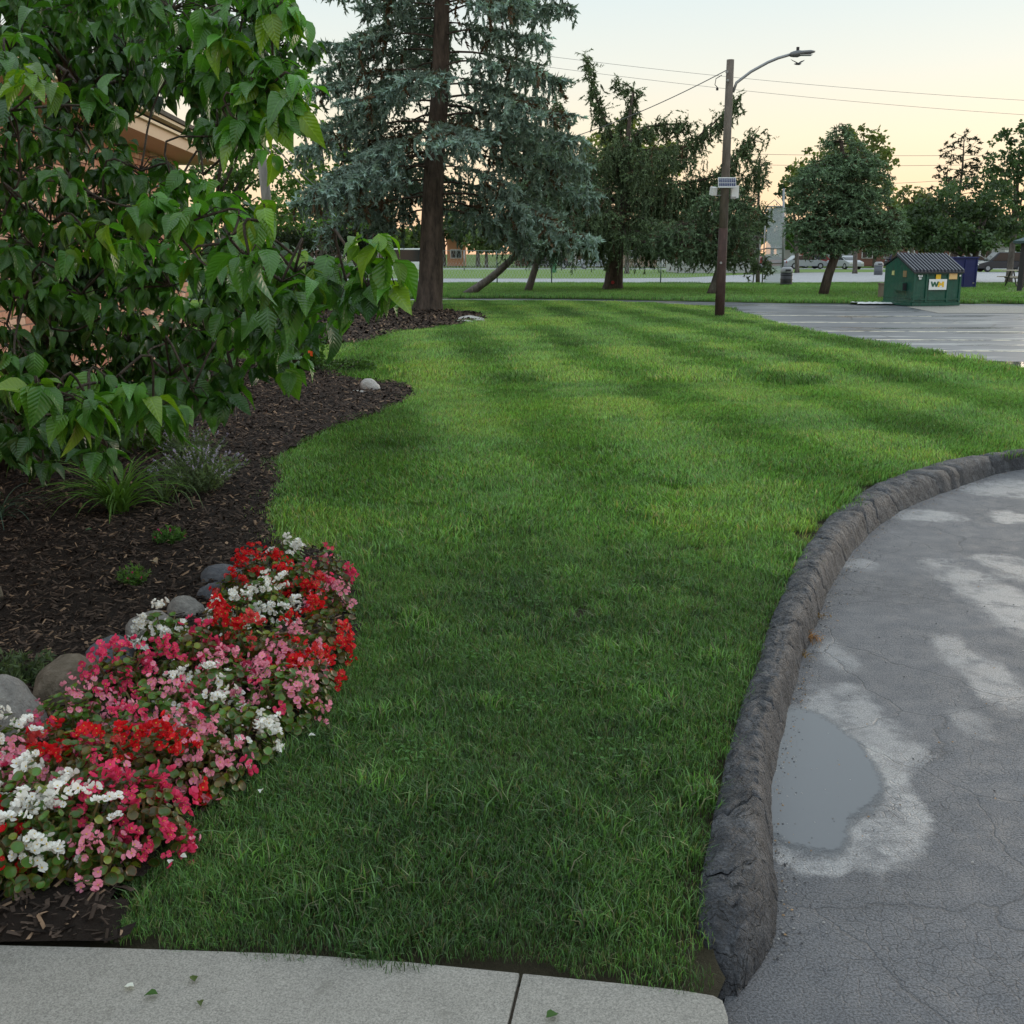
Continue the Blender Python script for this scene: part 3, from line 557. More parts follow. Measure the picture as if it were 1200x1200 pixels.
for i in order:
    c = CW[i]; nd = min(nodes, key=lambda q: (q[0]-c).length+.5*max(0, q[0].z-c.z)); a_ = nd[0]; rd = max(.006, nd[1]*.62); mid_ = a_.lerp(c, .5)+Vector(r.normal(0,.07,3))+Vector((0,0,.08))
    limbs.tube([Vector(q)-TREE for q in smooth_curve([a_, mid_, c], 7)], list(np.linspace(rd, .005, 7)), 6); nodes.append((c, rd))
for ci_, (px_, py_, rx, ry, dep, br) in enumerate(CA):
    c = CW[ci_]; sc_ = 1/ (1300/(dep*.98)); A = math.pi*rx*ry
    lpx = 1300/dep*.127; nl = int(A*(5.2 if dep < 7.2 else 4.6)/(lpx*lpx*.42)); nw = max(2, int(nl/5.5))
    for k in range(nw):
        while True:
            a, b = r.uniform(-1,1,2)
            if a*a+b*b < 1: break
        dz = r.uniform(-1,1)*(.35 if dep < 7 else .6)
        w_ = P(px_+a*rx, py_+b*ry*.85-4, dep+dz*(rx*sc_)*1.2); limbs.tube([c-TREE, c.lerp(w_, .55)-TREE+Vector((0,0,.03)), w_-TREE], [.004,.003,.002], 3, False)
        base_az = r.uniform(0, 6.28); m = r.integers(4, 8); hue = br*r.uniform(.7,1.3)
        for q in range(m):
            az = base_az+q*2.4+r.normal(0,.3); el = r.normal(-.62,.42); L = r.uniform(.085,.16)*(1.0 if q < 3 else .78)*(.85 if dep > 5.4 else 1)
            d = np.array([math.cos(az)*math.cos(el), math.sin(az)*math.cos(el), math.sin(el)])
            up = np.array([0,0,1.])+r.normal(0,.3,3); s = np.cross(d, up); s /= np.linalg.norm(s); nn = np.cross(s, d)
            Mx = np.stack([s*L, d*L, nn*L], 1); pos_ = np.array(w_)+d*.015+r.normal(0,.012,3)
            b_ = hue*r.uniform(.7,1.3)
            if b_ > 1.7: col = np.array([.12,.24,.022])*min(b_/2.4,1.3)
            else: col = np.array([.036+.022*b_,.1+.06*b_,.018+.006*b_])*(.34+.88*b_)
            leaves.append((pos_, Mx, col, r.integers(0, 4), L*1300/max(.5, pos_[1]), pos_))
limbs.build('trunk', M_twig, tree, smooth=True)
def px_of(p):
    v = Vector(p)-Vector((0,0,CAMH)); f = v.y*math.cos(PITCH)-v.z*math.sin(PITCH); u = v.y*math.sin(PITCH)+v.z*math.cos(PITCH); return 600+FPX*v.x/f, 600-FPX*u/f
leaves.sort(key=lambda q: -q[4]+(500 if not (0 < px_of(q[0])[0] < 480 and -5 < px_of(q[0])[1] < 600) else 0))
tints = [np.array(c) for c in ((.034,.1,.02),(.065,.18,.024),(.1,.24,.026),(.17,.29,.024))]
shared = {}
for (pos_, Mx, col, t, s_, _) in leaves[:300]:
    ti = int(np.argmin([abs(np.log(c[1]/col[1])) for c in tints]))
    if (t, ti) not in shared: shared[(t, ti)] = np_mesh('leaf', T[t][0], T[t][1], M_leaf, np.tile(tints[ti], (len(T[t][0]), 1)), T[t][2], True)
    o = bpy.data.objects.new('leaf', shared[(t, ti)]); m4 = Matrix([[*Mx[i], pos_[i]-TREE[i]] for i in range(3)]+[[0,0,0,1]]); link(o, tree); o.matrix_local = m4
def join_leaves(items, T, origin):
    Vs, Fs, Us, Cs, b = [], [], [], [], 0
    for k in range(len(T)):
        it = [q for q in items if q[3] == k]
        if not it: continue
        Ms = np.array([q[1] for q in it]); ps = np.array([q[0] for q in it])-np.array(origin); V = np.einsum('nij,vj->nvi', Ms, T[k][0])+ps[:,None]
        nv = V.shape[1]; Vs.append(V.reshape(-1,3)); Fs.append((T[k][1][None]+np.arange(len(it))[:,None,None]*nv).reshape(-1, T[k][1].shape[1])+b); b += V.shape[0]*nv
        Us.append(np.tile(T[k][2], (len(it), 1))); Cs.append(np.repeat(np.array([q[2] for q in it]), nv, 0))
    return np.concatenate(Vs), np.concatenate(Fs), np.concatenate(Cs), np.concatenate(Us)
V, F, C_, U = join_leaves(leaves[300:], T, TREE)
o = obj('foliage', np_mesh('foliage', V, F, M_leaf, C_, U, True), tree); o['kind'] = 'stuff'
# ------------------------------------------------------------------ brick building on the left
def wx(y): return -4.55-.066*(y-12)
Y0, Y1 = 2.0, 17.0; ang = math.atan(.066)
bld = tag(empty('brick_building', (wx(Y0), Y0, 0), ang), 'low brick building with peach painted eaves behind the leafy tree', 'building')
LEN = (Y1-Y0)/math.cos(ang)
M_mortar = mk_concrete('mortar', (.42,.36,.31), (.55,.48,.42))
bricks_m = [plain('brick_'+w, c, .85, .2, 14, .5, 0, .01) for w, c in (('salmon',(.6,.3,.2)),('pale',(.7,.44,.32)),('red',(.5,.22,.14)))]
mb = MB(); mb.box((-5, LEN/2, 1.55), (9.98, LEN-.02, 3.1)); mb.build('wall', M_mortar, bld)
bm_ = []
for m in bricks_m:
    b = MB(); b.box((0,0,0), (.03,.2,.06)); bm_.append(b.mesh('brick', m, bevel=.004))
r = np.random.default_rng(5); cand = []; ny = int(LEN/.213); rest = [MB() for _ in bricks_m]
for cz in range(40):
    for cy in range(ny):
        y = cy*.213+(.106 if cz % 2 else 0)+.11; z = .04+cz*.0745
        if y > LEN-.1: continue
        wp = (wx(Y0)+0, Y0+y*math.cos(ang), z); px_, py_ = px_of((wx(Y0+y), Y0+y, z)); vis = (0 < px_ < 250 and 210 < py_ < 470); cand.append((0 if vis else 1, y, z))
cand.sort(key=lambda q: (q[0], abs(q[2]-1.2)))
for i, (v, y, z) in enumerate(cand):
    k = r.choice(3, p=(.55,.3,.15)); dx = r.uniform(-.002,.002)
    if i < 300:
        o = link(bpy.data.objects.new('brick', bm_[k]), bld); o.location = (.006+dx, y, z)
    else: rest[k].box((.006+dx, y, z), (.03,.2,.06))
for b in rest: b.build('brickwork', bricks_m[0], bld)['kind'] = 'stuff'
for q, m in zip([c for c in bld.children if c.name.startswith('brickwork')], bricks_m): q.data.materials[0] = m
M_peach = plain('peach_paint', (.62,.44,.3), .6, .08, 3, .05); M_cream = plain('cream_trim', (.75,.6,.43), .55, .06, 3, .05)
mb = MB(); mb.prof([(0,0)], 0, 0) if False else None
mb.box((.2, LEN/2+.2, 2.92), (.62, LEN+.5, .04)); mb.build('soffit', M_peach, bld)
mb.box((.53, LEN/2+.2, 3.0), (.04, LEN+.5, .2))
mb = MB(); mb.box((.53, LEN/2+.2, 2.98), (.045, LEN+.5, .17)); mb.build('fascia', M_peach, bld)
mb = MB(); mb.box((.565, LEN/2+.2, 3.045), (.06, LEN+.52, .03)); mb.box((.58, LEN/2+.2, 3.13), (.1, LEN+.54, .035)); mb.build('gutter', M_cream, bld)
M_shingle = mk_soil('shingle', (.09,.075,.065), (.16,.14,.12), 14)
mb = MB(); e = .66
mb.add([(e,-.3,3.15),(e,LEN+.5,3.15),(-5,LEN+.5,4.6),(-5,-.3,4.6),(e,-.3,3.2),(e,LEN+.5,3.2),(-5,LEN+.5,4.68),(-5,-.3,4.68)], [(0,1,2,3),(4,7,6,5),(0,4,5,1),(1,5,6,2),(2,6,7,3),(3,7,4,0)]); mb.build('roof', M_shingle, bld)
# ------------------------------------------------------------------ conifers
def tri_cloud(P_, D, L, Wd, rng):
    n = len(P_); a = rng.normal(size=(n,3)); s = np.cross(D, a); s /= np.linalg.norm(s, axis=1)[:,None]+1e-9
    V = np.empty((n,3,3)); V[:,0] = P_-s*(Wd/2)[:,None]; V[:,1] = P_+s*(Wd/2)[:,None]; V[:,2] = P_+D*L[:,None]
    return V.reshape(-1,3)
class Foliage:
    def __init__(s, seed): s.P = []; s.D = []; s.L = []; s.W = []; s.C = []; s.r = np.random.default_rng(seed)
    def twig(s, pts, n, L, Wd, col, spread=.9, var=.3):
        """n needle tufts along polyline pts (k,3)"""
        pts = np.asarray(pts, float); t = s.r.random(n)*(len(pts)-1); i = np.minimum(t.astype(int), len(pts)-2); f = (t-i)[:,None]
        p = pts[i]*(1-f)+pts[i+1]*f; d = pts[i+1]-pts[i]; d /= np.linalg.norm(d, axis=1)[:,None]+1e-9
        D = d*.7+s.r.normal(0, spread, (n,3))*.6; D /= np.linalg.norm(D, axis=1)[:,None]
        s.P.append(p); s.D.append(D); s.L.append(L*s.r.uniform(.6,1.3,n)); s.W.append(Wd*s.r.uniform(.6,1.3,n)); s.C.append(np.asarray(col)*s.r.uniform(1-var,1+var,(n,1)))
    def build(s, name, parent, origin, mat=None):
        V = tri_cloud(np.concatenate(s.P)-np.asarray(origin), np.concatenate(s.D), np.concatenate(s.L), np.concatenate(s.W), s.r)
        return obj(name, np_mesh(name, V, np.arange(len(V)).reshape(-1,3), mat or M_needle, np.repeat(np.concatenate(s.C), 3, 0)), parent)
def bough(fo, wood, p0, az, L, rise, sag, tipup, col, tipcol, org, dens=1.0, hang=.6, tl=.1, tw=.035, brown=.1, sub=.34, rad=.05, start=.2):
    r = fo.r; N = 9; t = np.linspace(0, 1, N); h = np.array([math.cos(az), math.sin(az)]); wob = np.cumsum(r.normal(0, .03, N))*L*.3; perp = np.array([-h[1], h[0]])
    pts = np.stack([p0[0]+h[0]*L*t+perp[0]*wob, p0[1]+h[1]*L*t+perp[1]*wob, p0[2]+L*(rise*t-sag*t*t+tipup*np.maximum(0,t-.65)**2*4)], 1)
    wood.tube([Vector(q)-Vector(org) for q in pts], list(np.linspace(rad*(.3+L*.1), .006, N)), 5, False)
    k = int(L/.17*dens)
    for j in range(k):
        u = start+(1-start)*(j+r.random())/k; q = np.array([np.interp(u, t, pts[:,i]) for i in range(3)]); side = 1 if j % 2 else -1
        l = (sub*L*(1-u)**.8+.28)*r.uniform(.6,1.15); a2 = az+side*r.uniform(.5,1.15); d = np.array([math.cos(a2), math.sin(a2), 0])
        m1 = q+d*l*.5+np.array([0,0,-.06*l]); e1 = q+d*l+np.array([0,0,-.3*l*r.uniform(.5,1.4)])
        isb = r.random() < brown; c = np.array((.1,.065,.035)) if isb else np.array(col)*r.uniform(.65,1.35)
        fo.twig([q, m1, e1], int(l*34*dens)+5, tl, tw, c)
        fo.twig([m1, e1, e1+d*.12], int(8*dens)+3, tl*.9, tw, np.array(tipcol)*r.uniform(.8,1.25))
        for w in range(r.integers(1, 4)):
            f = r.random(); s0 = q*(1-f)+e1*f; hl = hang*r.uniform(.4,1.3)
            fo.twig([s0, s0+np.array([r.normal(0,.06), r.normal(0,.06), -hl*.5]), s0+np.array([r.normal(0,.1), r.normal(0,.1), -hl])], int(hl*36*dens)+4, tl*.9, tw, (np.array(tipcol)*.75 if r.random() < .35 else c)*r.uniform(.75,1.2), .55)
    return pts
def conifer(name, loc, H, Rmax, zlow, tr, label, col, tipcol, seed, nb=90, lean=(0,0), dens=1., hang=.6, rise=.1, sag=.45, tipup=.15, brown=.1, power=.8, bark=None, tl=.1, tw=.035, cap=None, irregular=.25, group=None, upfade=True, bare=0, start=.2, sub=.34):
    t = tag(empty(name, loc), label, 'tree', group); fo = Foliage(seed); wood = MB(); tk = MB(); L0 = np.array(loc); r = fo.r
    N = 10; zs = np.linspace(0, H, N); tp = [Vector((lean[0]*z/H+.04*math.sin(z*1.3+seed), lean[1]*z/H, z)) for z in zs]
    tk.tube([Vector((0,0,-.15)), Vector((0,0,0.02)), Vector((lean[0]*.04,0,.35)), Vector((lean[0]*.09,0,.9))]+[q for q in tp[1:] if q.z > 1.0], [tr*1.45, tr*1.35, tr*1.1, tr]+[tr*(1-.93*q.z/H) for q in tp[1:] if q.z > 1.0], 12)
    for b in range(nb):
        f = (b+r.random())/nb; z = zlow+(H-zlow)*f**1.05
        if cap and z > cap: continue
        env = Rmax*(1-f)**power*(1 if f > .08 else .75+3*f) ; L = max(.25, env*r.uniform(1-irregular, 1.1)); az = b*2.399+r.normal(0,.25)
        if bare and math.cos(az+math.pi/2) > .78 and r.random() < bare: continue
        c0 = L0+np.array([lean[0]*z/H, lean[1]*z/H, z])
        up = rise+(.35*f if upfade else 0); bough(fo, wood, c0, az, L, up, sag*(1-.6*f), tipup, col, tipcol, loc, dens, hang*(1-.5*f), tl, tw, brown, sub, start=start)
    return t, fo, wood, tk, L0
def finish(t, fo, wood, tk, loc, bark=None):
    tk.build('trunk', bark or M_bark, t, smooth=True); wood.build('limbs', bark or M_bark, t, smooth=True); o = fo.build('crown', t, loc); return t
# the big blue spruce by the second bed
b0 = at(501,366)
A = conifer('blue_spruce_tree', b0, 18, 5.0, 2.7, .35, 'large blue spruce with thick scaly trunk rising from a mulch ring', (.18,.25,.21), (.3,.43,.38), 101, lean=(1.25,0), bare=.62, nb=150, dens=1.25, hang=.5, rise=.12, sag=.55, tipup=.3, brown=.14, cap=11, power=.7, tl=.15, tw=.065, irregular=.5, start=.3, sub=.42)
finish(*A)
# the dark weeping spruce
d0 = at(718,341)
A = conifer('dark_spruce_tree', d0, 8.3, 5.6, 2.6, .38, 'dark weeping spruce with broken top and flared trunk in the middle distance', (.1,.145,.075), (.16,.23,.11), 102, nb=95, lean=(.7,0), dens=.8, hang=1.1, rise=.05, sag=.3, tipup=.3, brown=.14, power=.85, tl=.13, tw=.05, cap=6.0, irregular=.5)
t_, fo, wood, tk, L0 = A; Yd = d0.y
def limb_px(pts, hang, n, rad=.1, dy=0, col=(.085,.125,.06)):
    q = smooth_curve([P(x, y, Yd+dy) for x, y in pts], 14); wood.tube([Vector(p)-d0 for p in q], list(np.linspace(rad, .015, 14)), 5, False)
    n = int(n*1.7)
    for j in range(n):
        f = (.1+.9*(j+fo.r.random())/n)*13; i = min(int(f), 12); s0 = q[i]*(1-f+i)+q[i+1]*(f-i); hl = hang*fo.r.uniform(.35,1.2)*(1-.5*f/13)
        s0 = s0+fo.r.normal(0,.16,3); fo.twig([s0+fo.r.normal(0,.08,3), s0+np.array([fo.r.normal(0,.12), fo.r.normal(0,.15), -hl*.5]), s0+np.array([fo.r.normal(0,.16), fo.r.normal(0,.2), -hl])], int(44*hl)+20, .17, .06, np.array(col)*fo.r.uniform(.7,1.6), .7)
        if j % 2: fo.twig([s0, s0+np.array([fo.r.normal(0,.3), fo.r.normal(0,.3), .15])], 12, .14, .05, np.array(col)*1.3)
limb_px([(728,230),(722,170),(708,140),(696,105),(688,66)], .9, 75, .1)
limb_px([(728,200),(728,150),(738,132),(742,105),(716,95)], .8, 50, .08, .5)
limb_px([(730,180),(755,150),(785,146),(812,144)], .8, 55, .08, -.5)
limb_px([(730,215),(765,180),(790,178),(830,150),(868,112)], 1.3, 85, .1, .5)
limb_px([(735,240),(800,215),(840,205),(868,175),(889,152)], 1.5, 95, .1, -.5)
limb_px([(735,250),(800,225),(850,218),(880,205),(896,190)], 1.5, 80, .1, .8)
limb_px([(725,240),(680,200),(655,165),(652,110)], 1.1, 70, .1, .8)
limb_px([(730,290),(800,262),(850,255),(905,248)], 1.1, 80, .1, -1.2)
limb_px([(735,280),(800,292),(860,300),(902,312)], .7, 80, .09, -2.0)
limb_px([(725,255),(690,240),(650,232),(610,240)], 1.1, 90, .09, -.4)
limb_px([(725,285),(660,262),(620,255),(590,262)], 1.3, 90, .1, -1.)
limb_px([(735,270),(790,280),(850,286),(885,290)], .8, 70, .09, -1.5)
q_ = P(718,331,d0.y-.5); m_ = MB(); m_.tube([(0,0,0),(0,.03,0)], .075, 10); o_ = m_.build('paint_mark', plain('red_mark', (.35,.04,.04), .8, .3, 20, 0), t_); o_.location = q_-d0
finish(*A)
# smaller leaning spruces in the same row
def lean_tree(name, px0, py0, pts, label, crowns, col, seed, n=60, r0=.16, hang=.8, L=1.8, twin=False, bark=None, group=None, tl=.13, tw=.05):
    b = at(px0, py0); t = tag(empty(name, b), label, 'tree', group); tk = MB(); q = [b]+[P(x, y, b.y) for x, y in pts]; q = smooth_curve(q, 8)
    tk.tube([Vector(p)-b for p in q], list(np.linspace(r0, r0*.35, 8)), 8)
    if twin: tk.tube([Vector(p)-b+Vector((.18,.1,0 if i == 0 else .05)) for i, p in enumerate(q)], list(np.linspace(r0*.8, r0*.3, 8)), 8)
    fo = Foliage(seed); wood = MB(); r = fo.r
    for (x, y, rx, ry) in crowns:
        c = P(x, y, b.y); k = b.y/1300; m = int(n*rx*ry/1200)
        for j in range(m):
            z = c.z+r.uniform(-1,1)*ry*k; e = math.sqrt(max(.05, 1-((z-c.z)/(ry*k))**2)); az = r.uniform(0, 6.28); l = rx*k*e*r.uniform(.6,1.05)
            bough(fo, wood, np.array([c.x, c.y, z]), az, l, .12, .35, .2, col, np.array(col)*1.5, b, .75, hang, tl, tw, .08)
    tk.build('trunk', bark or M_bark2, t, smooth=True); wood.build('limbs', bark or M_bark, t, smooth=True); fo.build('crown', t, b); return t
lean_tree('leaning_spruce_tree', 545, 346, [(575,325),(600,302),(630,275)], 'spruce with twin grey trunks leaning steeply to the right', [(630,262,52,24)], (.07,.11,.065), 201, twin=True)
lean_tree('leaning_spruce_tree', 618, 343, [(626,318),(632,295),(640,250)], 'slim leaning spruce between the twin trunks and the weeping spruce', [(640,225,54,56),(665,205,36,44)], (.09,.14,.075), 202, r0=.17)
lean_tree('leaning_spruce_tree', 832, 347, [(840,325),(846,290),(850,240)], 'drooping spruce with short leaning trunk just behind the lamp pole', [(848,258,44,42),(800,280,44,20)], (.09,.14,.075), 203, r0=.17, hang=.5)
lean_tree('thin_conifer_tree', 888, 333, [(888,290),(889,230),(890,185)], 'thin conifer with airy top between the lamp pole and the backstop', [(889,212,14,30),(872,262,20,40)], (.055,.085,.05), 204, r0=.12, hang=.3, n=110)
lean_tree('leaning_pine_tree', 964, 348, [(972,318),(984,285),(990,230),(986,165)], 'rounded green pine with bare trunk leaning right beside the parking lot', [(985,172,20,26),(962,212,36,24),(1010,208,34,26),(941,252,24,20),(985,262,46,28),(1038,262,28,22),(1000,235,40,22),(966,282,32,14),(1000,190,40,16),(1030,285,26,10)], (.12,.19,.11), 205, r0=.2, n=105, hang=.2, bark=M_bark)
# ------------------------------------------------------------------ broadleaf trees and further woods
def broad_tree(name, base, label, clumps, col, seed, size=.16, dens=1., r0=.2, group=None, sparse=.0, mat=None):
    """clumps in metres relative to base: (x,y,z,rx,rz)"""
    t = tag(empty(name, base), label, 'tree', group); r = np.random.default_rng(seed); tk = MB(); top = max(c[2] for c in clumps)
    tc_ = max(clumps, key=lambda c: c[2]); tk.tube([Vector((0,0,-.1)), Vector((0,0,.3)), Vector((tc_[0]*.25,0,top*.45)), Vector((tc_[0],tc_[1],top*.97))], [r0*1.3, r0, r0*.75, .03], 8)
    Ps, Ns, Cs = [], [], []
    for (x, y, z, rx, rz) in clumps:
        tk.tube([Vector((.05,0,max(.5, z*.5))), Vector((x*.5, y*.5, z*.85)), Vector((x, y, z))], [r0*.35, r0*.22, .02], 5, False)
        sub = int(10+rx*6)
        for s in range(sub):
            d = r.normal(size=3); d /= np.linalg.norm(d); rr = r.uniform(.45,1.05); c = np.array([x, y, z])+d*np.array([rx,rx,rz])*rr; cr_ = rx*r.uniform(.2,.38); n = int(dens*60*(cr_/.5)**1.6/(size/.16)**1.3)+6
            o = r.normal(size=(n,3)); o /= np.linalg.norm(o, axis=1)[:,None]; o *= (r.random((n,1))**.5)*cr_; o[:,2] *= .7; Ps.append(c+o); Cs.append(np.asarray(col)*1.55*r.uniform(.6,1.4)*r.uniform(.75,1.25,(n,1)))
    Pp = np.concatenate(Ps); n = len(Pp); D = r.normal(size=(n,3)); D[:,2] -= .4; D /= np.linalg.norm(D, axis=1)[:,None]; a = r.normal(size=(n,3)); s_ = np.cross(D, a); s_ /= np.linalg.norm(s_, axis=1)[:,None]
    L = size*r.uniform(.6,1.3,n); V = np.empty((n,4,3)); V[:,0] = Pp; V[:,1] = Pp+D*(L*.5)[:,None]+s_*(L*.35)[:,None]; V[:,2] = Pp+D*L[:,None]; V[:,3] = Pp+D*(L*.5)[:,None]-s_*(L*.35)[:,None]
    tk.build('trunk', M_bark2, t, smooth=True); obj('crown', np_mesh('crown', V.reshape(-1,3), np.arange(n*4).reshape(-1,4), mat or M_foliage, np.repeat(np.concatenate(Cs), 4, 0)), t); return t
def blob_tree(name, px0, Y, label, pcl, col, seed, **k):
    c0 = P(px0, 300, Y); b = Vector((c0.x, Y, 0)); rr = np.random.default_rng(seed); cl = []
    for (x, y, rx, ry) in pcl:
        q = P(x, y, Y); m = Y/1300; cl.append((q.x-b.x, rr.uniform(-.5,.5)*rx*m, q.z, rx*m, ry*m))
    return broad_tree(name, b, label, cl, col, seed, **k)
G_B = 'trees standing behind the hedge'
blob_tree('maple_tree', 250, 44, 'broad green tree filling the gap beside the grey utility pole', [(240,215,40,40),(275,175,40,40),(330,130,30,40),(250,270,45,30),(340,190,36,36),(300,230,45,36),(345,250,36,36),(350,85,30,30)], (.05,.1,.02), 301, group=G_B, size=.2, dens=.8)
blob_tree('maple_tree', 385, 48, 'light green tree seen under the left boughs of the blue spruce', [(370,235,35,35),(400,200,35,40),(375,170,28,28),(410,255,32,30),(385,275,35,20),(440,265,25,20)], (.07,.14,.025), 302, group=G_B, size=.22, dens=.8)
blob_tree('maple_tree', 380, 62, 'pale green tree far back left of the blue spruce', [(350,110,28,30),(375,250,60,30),(320,260,40,30),(400,225,30,30)], (.06,.11,.03), 303, group=G_B, size=.25, dens=.7)
blob_tree('oak_tree', 735, 95, 'yellowish tree showing through behind the weeping spruce', [(735,165,30,32),(775,190,28,30),(700,190,24,30),(740,210,40,28)], (.1,.12,.03), 304, size=.4, dens=.9)
blob_tree('maple_tree', 1003, 96, 'tall yellow green tree standing behind the leaning pine', [(1005,185,34,36),(1028,200,24,40),(975,180,22,28),(940,205,20,22),(1030,240,26,28),(960,200,24,30),(1000,158,14,14)], (.085,.11,.03), 305, size=.4, dens=.9)
blob_tree('maple_tree', 935, 100, 'dark tree standing behind the tall grey backstop pole', [(925,215,16,18),(920,250,20,26),(940,230,18,24),(912,275,14,16)], (.035,.06,.025), 306, size=.4, dens=.9)
A = conifer('open_pine_tree', Vector((P(1118,300,70).x,70,0)), 8.8, 2.7, 2.2, .2, 'dark open pine with layered boughs against the sunset sky', (.03,.045,.022), (.045,.06,.03), 307, nb=46, dens=.55, hang=.2, sag=.15, rise=.05, tipup=.3, tl=.2, tw=.09, power=.45, irregular=.5, brown=.05); finish(*A)
blob_tree('pine_tree', 1140, 62, 'spreading green pine above and behind the green dumpster', [(1075,262,36,18),(1110,258,40,22),(1145,255,40,26),(1095,240,20,14),(1060,255,24,16),(1085,275,40,16),(1150,278,40,14),(1180,268,30,16),(1165,230,30,22),(1130,232,36,20),(1060,280,26,12),(1120,282,50,10)], (.045,.075,.035), 308, size=.22, dens=1.1)
blob_tree('pine_tree', 1185, 66, 'tall green tree at the right edge above the shelter roof', [(1180,175,22,26),(1170,200,22,24),(1200,165,20,24),(1195,210,26,26),(1175,235,30,26),(1205,245,30,30),(1215,190,30,40)], (.04,.07,.03), 309, size=.24, dens=1.1)
blob_tree('oak_tree', 1070, 120, 'low distant tree between the leaning pine and the open pine', [(1065,235,26,14),(1085,245,24,14),(1050,260,24,20),(1095,262,24,16)], (.07,.08,.035), 310, size=.5, dens=.8)
# more trees along the horizon, over the far street
rr = random.Random(9); hz = [(300,'dark'),(420,'green'),(520,'green'),(560,'dark'),(610,'dark'),(660,'green'),(770,'dark'),(905,'dark'),(1045,'green'),(1160,'dark'),(1225,'green'),(820,'green')]
HL = ['at the far left behind the hedge','between the hedge and the blue spruce trunk','right of the blue spruce trunk','above the twin leaning trunks','left of the slim leaning spruce','right of the slim leaning spruce','right of the weeping spruce trunk','behind the chain link backstop','left of the green dumpster','right of the blue container','beyond the right edge shelter','behind the lamp pole']
for i, (x, k) in enumerate(hz):
    w = rr.uniform(24,38); h = rr.uniform(10,20)
    blob_tree('street_tree', x, 150+rr.uniform(-6,14), ('dark' if k == 'dark' else 'mid green')+' far street tree '+HL[i], [(x-w*.5,275-h*.3,w*.6,h),(x+w*.4,272,w*.6,h*.9),(x,262-h*.3,w*.5,h*.8)], (.035,.055,.025) if k == 'dark' else (.055,.085,.03), 400+i, size=.7, dens=.6, r0=.3, group='distant street trees')
rr = random.Random(19)
for i, (x, lb) in enumerate(((450,'just left of the blue spruce trunk'),(480,'behind the white van'),(570,'above the foot of the twin trunks'),(640,'over the black car'),(700,'left of the weeping spruce trunk'),(745,'close right of the weeping spruce trunk'),(800,'left of the lamp pole foot'),(870,'right of the lamp pole foot'),(940,'above the silver car'),(980,'behind the leaning pine trunk'),(1025,'above the red brick house'),(1085,'over the dumpster lid'),(1125,'above the blue container'),(1200,'behind the shelter post'))):
    c_ = (.05+rr.uniform(0,.03), .085+rr.uniform(0,.03), .03)
    blob_tree('street_tree', x, 139+rr.uniform(-3,3), 'low leafy street tree '+lb, [(x-12,282,14,9),(x+10,279,15,10),(x,272,13,10),(x+2,288,16,7)], c_, 500+i, size=.6, dens=.7, r0=.22, group='low street trees before the houses')
# hedge
def shrub(name, c, rx, ry, h, label, col, seed, n=2600, size=.06, cat='shrub', boxy=False):
    t = tag(empty(name, c), label, cat); r = np.random.default_rng(seed); d = r.normal(size=(n,3)); d /= np.linalg.norm(d, axis=1)[:,None]; rad = r.uniform(.72,1.04,(n,1)); 
    if boxy: d = np.sign(d)*np.abs(d)**.45; d /= np.abs(d).max(1)[:,None]*.4+.6
    q = d*rad*np.array([rx,ry,h*.52]); q[:,2] += h*.5; q[:,2] = np.maximum(q[:,2], .02); q += (vnoise(q[:,0]*1+9, q[:,2]*1+q[:,1], .3, seed)[:,None]-.5)*.35*d*min(rx,h)
    D = d+r.normal(0,.7,(n,3)); D /= np.linalg.norm(D, axis=1)[:,None]; a = r.normal(size=(n,3)); s_ = np.cross(D,a); s_ /= np.linalg.norm(s_, axis=1)[:,None]; L = size*r.uniform(.6,1.4,n)
    V = np.empty((n,4,3)); V[:,0] = q; V[:,1] = q+D*(L*.5)[:,None]+s_*(L*.32)[:,None]; V[:,2] = q+D*L[:,None]; V[:,3] = q+D*(L*.5)[:,None]-s_*(L*.32)[:,None]
    C_ = np.asarray(col)*r.uniform(.55,1.5,(n,1))*(.7+.6*vnoise(q[:,0], q[:,2], .25, 3))[:,None]
    st = MB()
    for k in range(5):
        a = k*1.26; st.tube([Vector((0,0,0)), Vector((rx*.3*math.cos(a), ry*.3*math.sin(a), h*.4)), Vector((rx*.6*math.cos(a), ry*.6*math.sin(a), h*.75))], [.02,.014,.005], 5, False)
    st.build('stem', M_twig, t); obj('foliage', np_mesh('foliage', V.reshape(-1,3), np.arange(n*4).reshape(-1,4), M_foliage, np.repeat(C_, 4, 0)), t); return t
h0 = P(378,300,33); shrub('hedge', Vector((h0.x, 33, 0)), 1.35, .9, 2.15, 'dark clipped hedge in front of the background trees', (.028,.042,.022), 501, 9000, .1, 'hedge', True)
h0 = at(338,440); shrub('green_shrub', h0, .48, .45, .95, 'small bright green shrub under the right boughs of the leafy tree', (.06,.14,.025), 502, 4200, .055)
h0 = at(100,535); shrub('low_shrub', h0, .75, .5, .55, 'low leafy shrub under the broad leaved tree at the mulch', (.05,.1,.022), 503, 3000, .06)
h0 = at(160,500); shrub('low_shrub', h0, .4, .35, .62, 'light green shrub behind the arching lily clump', (.075,.16,.025), 504, 1800, .05)
h0 = at(393,437); shrub('ground_cover_patch', h0, .55, .3, .16, 'low green creeping weeds near the pale stone in the bed', (.06,.12,.03), 505, 1400, .045, 'weeds')
